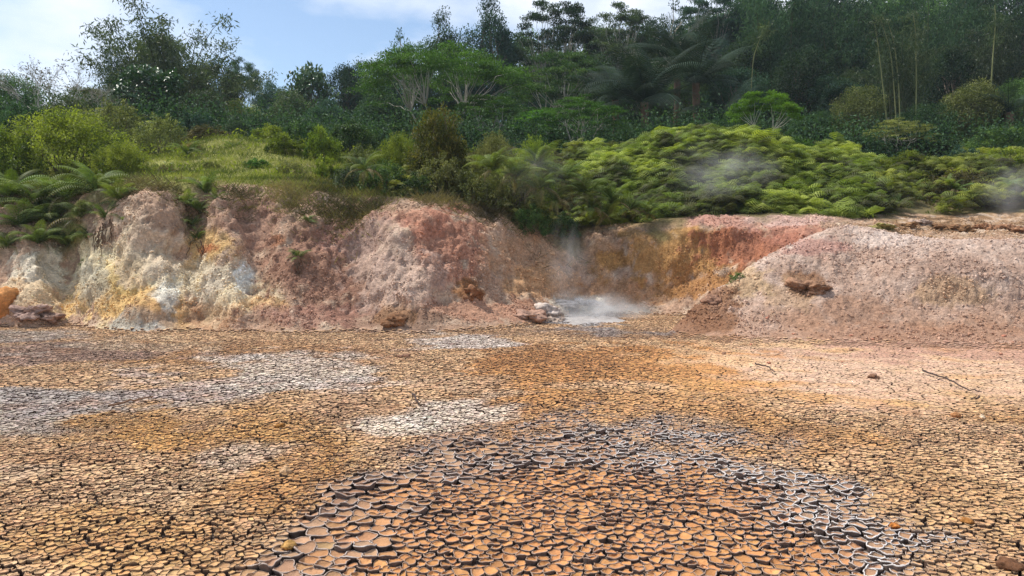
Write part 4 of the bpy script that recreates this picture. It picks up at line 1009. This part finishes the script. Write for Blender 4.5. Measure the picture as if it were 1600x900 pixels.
for px, py, Y, w, n, lb, yl, dr in [
  (1262, 308, 23.0, 84, 14, 'pale green fern rosette at the foot of the fern mound', .2, .1), (1588, 300, 23.0, 70, 12, 'pale fern at the right edge in the steam', .1, 0), (292, 240, 23.5, 56, 9, 'palm-like fern standing alone on the grass at left', .3, 0), (365, 234, 25.0, 46, 9, 'dark fern clump in the hollow of the grassy knoll', .1, .2), (1490, 296, 23.5, 60, 9, 'dull fern below the brown hump at right', .1, .2), (1400, 322, 22.8, 54, 9, 'fern at the clay edge right of the fern mound', .3, 0), (1130, 325, 22.6, 60, 9, 'fern at the lower edge of the fern mound', .3, 0)]:
    fern(px, py, Y, w, n, lb, GD, yel=yl, dry=dr)

# ---------------------------------------------------------------- ground cover nobody could count
def scatter(npts, dens, y0, y1, p0, p1):
    """random points of the terrain between two distances and two photo columns, thinned by dens(x, y, z, px, py)"""
    y = rg.uniform(y0, y1, npts); u = (rg.uniform(p0, p1, npts) - CX) / F
    x = u * y; z = terrain_z(x, y)
    px, py = proj(x, y, z)
    k = rg.random(npts) < dens(x, y, z, px, py)
    return np.stack([x, y, z], -1)[k], px[k], py[k]
def top_of(px): return np.interp(px, [-700, 200, 600, 800, 960, 1040, 1300, 1450, 2300], [18.4, 18.1, 18.2, 19.6, 21, 20.6, 20.3, 21.6, 21.8])
def blades(name, P, hmin, hmax, mat, lean=.35, wid=.05, droop=0.):
    n = len(P); a = rg.uniform(0, 6.283, n)
    ax = np.stack([np.cos(a) * lean, np.sin(a) * lean, np.ones(n)], -1) + rg.normal(size=(n, 3)) * .22; ax[:, 2] -= droop * rg.random(n) * 2
    h = rg.uniform(hmin, hmax, n) * (.7 + .6 * rg.random(n))
    nr = np.stack([-np.sin(a), np.cos(a), 0 * a], -1) + rg.normal(size=(n, 3)) * .3
    V, Q = leafset(P, ax, nr, h, np.maximum(h * wid, .010))
    v = np.clip(.5 + .9 * fbm(P * .8 + 20, 2) + .2 * rg.normal(size=n), 0, 1)
    return tag(link(name, mesh_np(name, V, Q, attrs={'v': np.repeat(v, 4)}, smooth=False, mat=mat)), kind='stuff')
nfield = lambda x, y, s, o: fbm(np.stack([x * s, y * s, 0 * x + o], -1), 3)
P, _, _ = scatter(190000, lambda x, y, z, px, py: sstep(-.6, .5, y - top_of(px)) * sstep(700, 520, px) * np.clip(.75 + nfield(x, y, .6, 3), .1, 1), 17.2, 31, -420, 720)
tag(blades("meadow_grass", P, .06, .17, G_GRASS, .5, .10), 'short sunlit green grass covering the bench above the left bank', 'grass')
P, _, _ = scatter(90000, lambda x, y, z, px, py: np.exp(-((y - top_of(px) + .25) / .55) ** 2) * np.clip(.35 + 1.6 * nfield(x, y, .9, 8) + .5 * np.exp(-((px - 500) / 90) ** 2) + .35 * np.exp(-((px - 270) / 50) ** 2), 0, 1) * sstep(930, 820, px) * sstep(185, 215, px), 16.4, 21, 150, 950)
tag(blades("dry_grass", P, .12, .34, G_DRY, .8, .05, .5), 'dry brown grass hanging over the lip of the left bank', 'grass')
P, _, _ = scatter(26000, lambda x, y, z, px, py: np.clip(ell(px, py, 520, 310, 90, 40) + ell(px, py, 455, 305, 60, 16) * .6 + ell(px, py, 560, 350, 40, 30) * .35 + ell(px, py, 860, 345, 60, 20) * .6, 0, 1), 16.2, 21, 380, 950)
tag(blades("bank_grass", P, .12, .30, leaf_mat('bank_grass_leaf', (.05, .052, .016), (.12, .115, .035), (.2, .18, .07), trans=.3), .8, .05, .4), 'olive and straw coloured grass trailing down the bank left of centre', 'grass')

def frondlets(name, P, smin, smax, mat, label, seed=0, per=9, up=.35):
    """rosettes of arching feather leaves; P are the rosette centres"""
    V0, F0 = frond_np(1.0, 7, .40, .95, 2.1, one=True, width=.17, hang=.8)
    m = len(P); hgt = rg.random(m) ** 1.5 * up + np.clip(fbm(P * .55 + seed, 3), -.4, 1) * .6
    big = rg.uniform(smin, smax, m)
    P = P + np.stack([0 * hgt, 0 * hgt, hgt], -1)
    vr = np.clip(.48 + .8 * fbm(P * .5 + seed, 3) + .18 * rg.normal(size=m), .05, .95)
    Q = np.repeat(P, per, 0); n = len(Q); a = rg.uniform(0, 6.283, n); s = np.repeat(big, per) * rg.uniform(.7, 1.25, n)
    ax = np.stack([np.cos(a), np.sin(a), rg.normal(.05, .25, n)], -1)
    M = frames(ax, np.tile([0, 0, 1.], (n, 1)) + rg.normal(size=(n, 3)) * .15) * s[:, None, None]
    V, F_ = replicate(V0, F0, M, Q)
    v = np.clip(np.repeat(vr, per) + .14 * rg.normal(size=n), 0, 1)
    o = link(name, mesh_np(name, V, F_, attrs={'v': np.repeat(v, len(V0))}, smooth=False, mat=mat))
    return tag(o, label, 'ferns', kind='stuff')
P, _, _ = scatter(6500, lambda x, y, z, px, py: sstep(.2, 1.2, y - top_of(px)) * sstep(880, 930, px) * sstep(1400, 1330, px) * .95, 20.4, 29, 860, 1400)
frondlets("fern_thicket", P, .20, .72, G_FERNY, 'yellow-green thicket of ferns covering the rounded mound above the pink clay', 4)
P, _, _ = scatter(3000, lambda x, y, z, px, py: sstep(.3, 1.4, y - top_of(px)) * sstep(1320, 1380, px) * np.clip(.6 + 1.3 * nfield(x, y, .45, 6), .05, .9), 21, 30, 1310, 2000)
frondlets("fern_cover", P, .32, .62, G_FERNY, 'patchy low ferns behind the pink mound at right', 9)
P, _, _ = scatter(1900, lambda x, y, z, px, py: sstep(0, .9, y - top_of(px)) * sstep(600, 680, px) * sstep(960, 900, px) * .9, 18, 27, 560, 960)
frondlets("lip_ferns", P, .28, .55, leaf_mat('lip_fern_leaf', (.07, .065, .025), (.13, .15, .03), (.28, .28, .07), trans=.3), 'low mixed ferns and weeds along the lip behind the centre of the bank', 12)
# scrub leaves on the slope behind, dense forest floor further up
def scrub(name, npts, dens, y0, y1, p0, p1, leaf, mat, hmax, label, cat='undergrowth', per=9, spread=.5):
    P, _, _ = scatter(npts, dens, y0, y1, p0, p1)
    P[:, 2] += rg.random(len(P)) * hmax
    V, Q, v = leaves_at(P, per, spread, leaf, .45, up=.9, outw=0, droop=.1)
    return tag(link(name, mesh_np(name, V, Q, attrs={'v': v}, smooth=False, mat=mat)), label, cat, kind='stuff')
scrub("weeds", 9000, lambda x, y, z, px, py: sstep(.6, 2, y - top_of(px)) * np.clip(.25 + 1.4 * nfield(x, y, .5, 2), 0, 1) * np.where(px < 560, .55, 1) * (1 - (px > 900) * (px < 1380)), 19, 36, -420, 2000, .11, G_YEL, .35, 'light green weeds scattered between the bushes', 'weeds', 10, .25)
scrub("undergrowth", 9000, lambda x, y, z, px, py: 1, 30, 62, -420, 2000, .15, G_DARK, 1.6, 'dark undergrowth filling the forest floor', per=26, spread=.7)
scrub("far_wood", 6000, lambda x, y, z, px, py: 1, 60, 110, -350, 2000, .36, G_BLUE, 5, 'far dark wood on the upper slope seen between the trees', 'wood', 22, 1.5)

# roots and dead stalks hanging under the ferns
def hanging(name, spots, n, ln, lb):
    g = Geo()
    for (px, py, sx) in spots:
        for k in range(n):
            h = hit(px + rnd(-sx, sx), py + rnd(-8, 8)); p = np.array(h) + [0, -.12, .05]
            e = p + [rnd(-.12, .12), rnd(-.12, .02), -ln * rnd(.5, 1.1)]
            g.add(*branch(p, e, .012, .005, 5, wob=.04, bow=.1))
    return tag(link(name, g.mesh(name, M_DEAD)), lb, 'roots')
hanging('hanging_roots', [(170, 352, 12), (160, 372, 10)], 16, .7, 'bundle of dark dead stalks below the fern at the right end of the left thicket')
hanging('hanging_roots', [(468, 415, 8)], 12, .35, 'dead stalks hanging under the lower little fern on bare clay')
hanging('hanging_roots', [(310, 385, 12)], 10, .4, 'dead stalks hanging at the bottom of the narrow gully')
# ---------------------------------------------------------------- stones, sticks, pool, steam
def stone(name, px, py, wpx, hpx, col, lb, cat='rock', gp=None, Y=None, lump=.5, depth=1.0, sub=4, mat=None, sink=.25):
    import bmesh
    h = hit(px, py + hpx * .35, 2.5) if Y is None else at(px, py, Y)
    if py > 535: h = ground(px, py + hpx * .4); 
    w, hh = wpx / F * h.y / 2, hpx / F * h.y / 2
    bm = bmesh.new(); bmesh.ops.create_icosphere(bm, subdivisions=sub, radius=1)
    V = np.array([v.co[:] for v in bm.verts]); Fc = np.array([[v.index for v in f.verts] for f in bm.faces]); bm.free()
    o3 = rg.uniform(0, 50, 3); Q_ = np.array([w, w * depth, hh]) / min(w, hh * 1.6)
    n = fbm(V * .9 + o3, 3) * lump + (fbm(V * Q_ * 2.2 + o3, 4, .65, True) - .8) * lump * .22 + fbm(V * Q_ * 6 + o3, 3, .65) * .10
    V = V * (1 + n[:, None])
    cl = lin(*col) * ALB * (1 + .5 * fbm(V * 1.8 + o3, 3))[:, None]
    V = V * np.array([w, w * depth, hh])
    o = link(name, mesh_np(name, V, tris=Fc, attrs={'Col': np.clip(cl, .02, .9)}, mat=mat or M_BANK))
    o.location = h + Vector((0, w * depth * .3, hh * (1 - sink) - hh * .5))
    return tag(o, lb, cat, gp)
stone('boulder', 2, 466, 46, 46, (214, 150, 92), 'orange clay boulder cut by the left edge at the foot of the bank', 'boulder')
stone('rock', 44, 484, 48, 26, (176, 146, 132), 'broken grey-pink rock right of the orange boulder', lump=.9, sub=5)
stone('rock', 74, 494, 30, 14, (170, 140, 124), 'low broken rock between the orange boulder and the white clay face', lump=.9)
stone('boulder', 616, 498, 32, 20, (140, 102, 74), 'rusty brown boulder at the foot of the bank, centre left', 'boulder', lump=.7)
stone('boulder', 736, 455, 30, 24, (146, 104, 76), 'dark brown lump sticking out of the bank above the pink apron', 'boulder', lump=.8)
stone('boulder', 1262, 440, 52, 24, (162, 124, 98), 'brown lump standing in for a hollow in the front of the pink mound', 'boulder', lump=.8, sub=5, sink=.95)  # lump stands in for a brown hollow in the mound face
stone('rock', 1116, 466, 26, 18, (160, 122, 100), 'rock on the left tip of the pink mound', lump=.8, sink=.5)
GP = 'pale rocks round the steaming pool'
for px, py, w, h, c, lb in [(856, 484, 40, 22, (206, 190, 178), 'flat pale rock at the left rim of the steaming pool'), (828, 492, 46, 18, (182, 146, 126), 'pinkish rock left of the flat pale rock by the pool'), (880, 472, 46, 10, (214, 204, 196), 'thin white slab on the back left rim of the pool'),
                            (906, 470, 18, 12, (222, 214, 206), 'small white stone at the back of the pool, leftmost of the pair'), (926, 474, 22, 13, (216, 208, 200), 'white stone at the back of the pool, rightmost of the pair'), (868, 500, 22, 14, (186, 166, 150), 'round stone at the front left of the pool'), (894, 486, 20, 10, (150, 140, 136), 'grey stone inside the steam on the pool')]:
    stone('pool_rock', px, py, w, h, c, lb, 'rock', GP, lump=.8)
for px, py, w, h, c, lb in [(1384, 352, 34, 13, (150, 140, 84), 'mossy low rock behind the crest of the mound'), (1412, 349, 30, 14, (150, 116, 84), 'brown rough rock right of the mossy one behind the mound'), (1440, 346, 26, 10, (196, 172, 156), 'pale rock in the wash behind the mound'), (1478, 352, 34, 15, (142, 106, 76), 'rough brown rock right of the pale wash behind the mound'), (1508, 356, 28, 14, (130, 96, 66), 'dark brown rock behind the mound, near the right'),
                            (1540, 352, 32, 13, (160, 118, 88), 'orange-brown rock second from the right edge behind the mound'), (1580, 354, 34, 14, (156, 116, 88), 'orange rock at the right edge behind the mound')]:
    stone('outcrop_rock', px, py, w, h, c, lb, 'rock', 'rocks behind the pink mound', lump=1.0, sub=5, sink=.6)
for px, py, w, h, c, lb in [(450, 849, 20, 13, (206, 160, 96), 'yellowish stone lying among the large curled plates'), (446, 733, 16, 9, (206, 168, 128), 'light stone on the cracked mud left of the curled plates'), (1494, 647, 13, 9, (196, 140, 94), 'orange stone on the cracked mud right of centre'), (1366, 587, 16, 7, (150, 112, 88), 'brown clod on the smooth mud in front of the mound'), (435, 664, 14, 6, (160, 112, 60), 'brown clod left of the white patch'),
                            (1535, 650, 8, 8, (226, 200, 170), 'tiny pale stone right of the orange stone'), (920, 770, 12, 7, (196, 140, 90), 'small stone between the curled plates near the centre'), (955, 770, 10, 6, (150, 110, 80), 'small brown clod beside the stone at the centre'), (1580, 880, 34, 14, (120, 84, 60), 'dark earthy clod at the lower right corner'), (1512, 812, 16, 8, (176, 120, 64), 'rusty clod near the lower right'), (1400, 820, 15, 7, (190, 120, 60), 'rusty stone at the right rim of the curled plates'), (632, 555, 16, 6, (140, 104, 84), 'brown clod on the far mud at centre left')]:
    stone('stone', px, py, w, h, c, lb, 'stone', 'loose stones on the mud', lump=.6, sub=3, sink=.2)
for k in range(30):
    px, py = rnd(1080, 1640), rnd(488, 566)
    h = hit(px, py); s = rnd(.012, .04)
    stone('clod', px, py, s * 2 * F / h.y, s * 1.3 * F / h.y, (178 + rnd(-20, 20), 132, 108), 'small brown clod strewn on the bare soil at the foot of the pink mound', 'clod', 'clods at the foot of the mound', Y=h.y, lump=.6, sub=2)
M_DRYSTICK = earth_mat('pale_stick', bump=.3, bdist=.01, scale=14, mott=.3, col=(.22, .13, .08))
def stick(ptsp, r, lb, lift=.03, mat=None):
    P = np.array([list(ground(*p)) for p in ptsp]); P[:, 2] = lift + .02 * rg.random(len(P))
    tt = np.linspace(0, 1, len(P)); tf = np.linspace(0, 1, 14)
    P = np.stack([np.interp(tf, tt, P[:, k]) for k in range(3)], -1); P[1:-1] += rg.normal(size=(12, 3)) * .008
    V, Q = tube(P, r * (1 - .5 * tf), 6)
    return tag(link('stick', mesh_np('stick', V, Q, mat=mat or M_STICK)), lb, 'stick', 'sticks on the mud')
stick([(1442, 583), (1480, 598), (1508, 611), (1533, 619)], .012, 'longest dark stick, lying at right on the smooth mud')
stick([(170, 640), (205, 632), (240, 626)], .013, 'brown stick on the grey mud at left', mat=M_DRYSTICK)
stick([(490, 562), (515, 563), (540, 567)], .011, 'thin stick at the back of the white patch', mat=M_DRYSTICK)
stick([(1180, 571), (1200, 578), (1210, 586)], .012, 'short thin twig in front of the mound')
stick([(1530, 625), (1524, 629), (1515, 628)], .01, 'tiny twig at the end of the longest dark stick')
stick([(645, 622), (655, 638)], .012, 'short dark twig behind the brightest white patch')
# moss growing on the left tip of the mound, little sprigs along the rim
h = hit(1152, 437)
bush('moss', .4, .5, 40, 40, .035, G_MID, spread=.12)
r = tag(empty('moss_tuft', h + Vector((0, -.02, -.12))), 'dark green moss tuft on the left shoulder of the pink mound', 'moss'); r.scale = (.85, .5, .75)
for pn_, me in PROTO['moss'][2]: link(pn_, me, r)
# the pool
th = np.linspace(0, 2 * np.pi, 64, endpoint=False)
pc = ground(915, 500); rr = 1 + .8 * fbm(np.stack([np.cos(th), np.sin(th), 0 * th], -1) * 1.4 + 4, 3)
ringf = np.linspace(0, 1, 18)[1:]
V = [[0, 0, 0]]
for f_ in ringf:
    V += np.stack([np.cos(th) * .75 * rr * f_, np.sin(th) * .9 * rr * f_, 0 * th - .06 * max(0, f_ - .8) / .2], -1).tolist()
V = np.array(V); V[:, 2] += .05 * np.abs(fbm(V * 3.5 + 8, 4)) 
Fp = np.array([[0, 1 + k, 1 + (k + 1) % 64] for k in range(64)])
Fq_ = np.array([[1 + r_ * 64 + k, 1 + (r_ + 1) * 64 + k, 1 + (r_ + 1) * 64 + (k + 1) % 64, 1 + r_ * 64 + (k + 1) % 64] for r_ in range(16) for k in range(64)])
pool = link('mud_pool', mesh_np('mud_pool', V, quads=Fq_, tris=Fp, mat=earth_mat('grey_wet_mud', bump=.3, bdist=.02, scale=5, mott=.3, col=tuple(lin(186, 180, 176) * .8), rough=.35)))
pool.location = (pc.x, pc.y, .0); tag(pool, kind='structure')
def steam(px, py, Y, w, d, h, dens, lb, **k):
    import bmesh
    bm = bmesh.new(); bmesh.ops.create_icosphere(bm, subdivisions=3, radius=1)
    me = bpy.data.meshes.new('steam_plume'); bm.to_mesh(me); bm.free()
    me.materials.append(steam_mat('steam', dens, **k))
    o = link('steam_plume', me); o.location = at(px, py, Y); o.scale = (w, d, h)
    return tag(o, lb, 'steam', 'steam plumes')
steam(925, 488, 17.6, 1.8, 1.1, .75, 2.2, 'low white steam lying on the grey pool')
steam(885, 415, 18.0, .7, .6, 1.5, .9, 'thin steam column drifting up from the pool against the bank')
steam(1130, 266, 21.2, 2.1, .9, 1.1, .65, 'pale puff of steam in front of the fern mound')
steam(1590, 292, 21.0, 1.5, 1.0, 1.1, .55, 'steam at the right edge behind the pink mound')
steam(830, 270, 19.0, 1.3, .8, 1.1, .22, 'faint veil of steam before the curling ferns')
# air
me = bpy.data.meshes.new('haze')
import bmesh
bm = bmesh.new(); bmesh.ops.create_cube(bm, size=1); bm.to_mesh(me); bm.free()
mh, th_ = mat_new('thin_air'); v_ = N(th_, 'ShaderNodeVolumePrincipled'); v_.inputs['Color'].default_value = (.72, .86, 1, 1); v_.inputs['Density'].default_value = .0004; v_.inputs['Anisotropy'].default_value = .1
o_ = N(th_, 'ShaderNodeOutputMaterial'); th_.links.new(v_.outputs[0], o_.inputs['Volume'])
me.materials.append(mh)
HAZE = True
if HAZE:
    hz = link('haze', me); hz.location = (0, 80, 36); hz.scale = (520, 300, 76); tag(hz, kind='stuff')
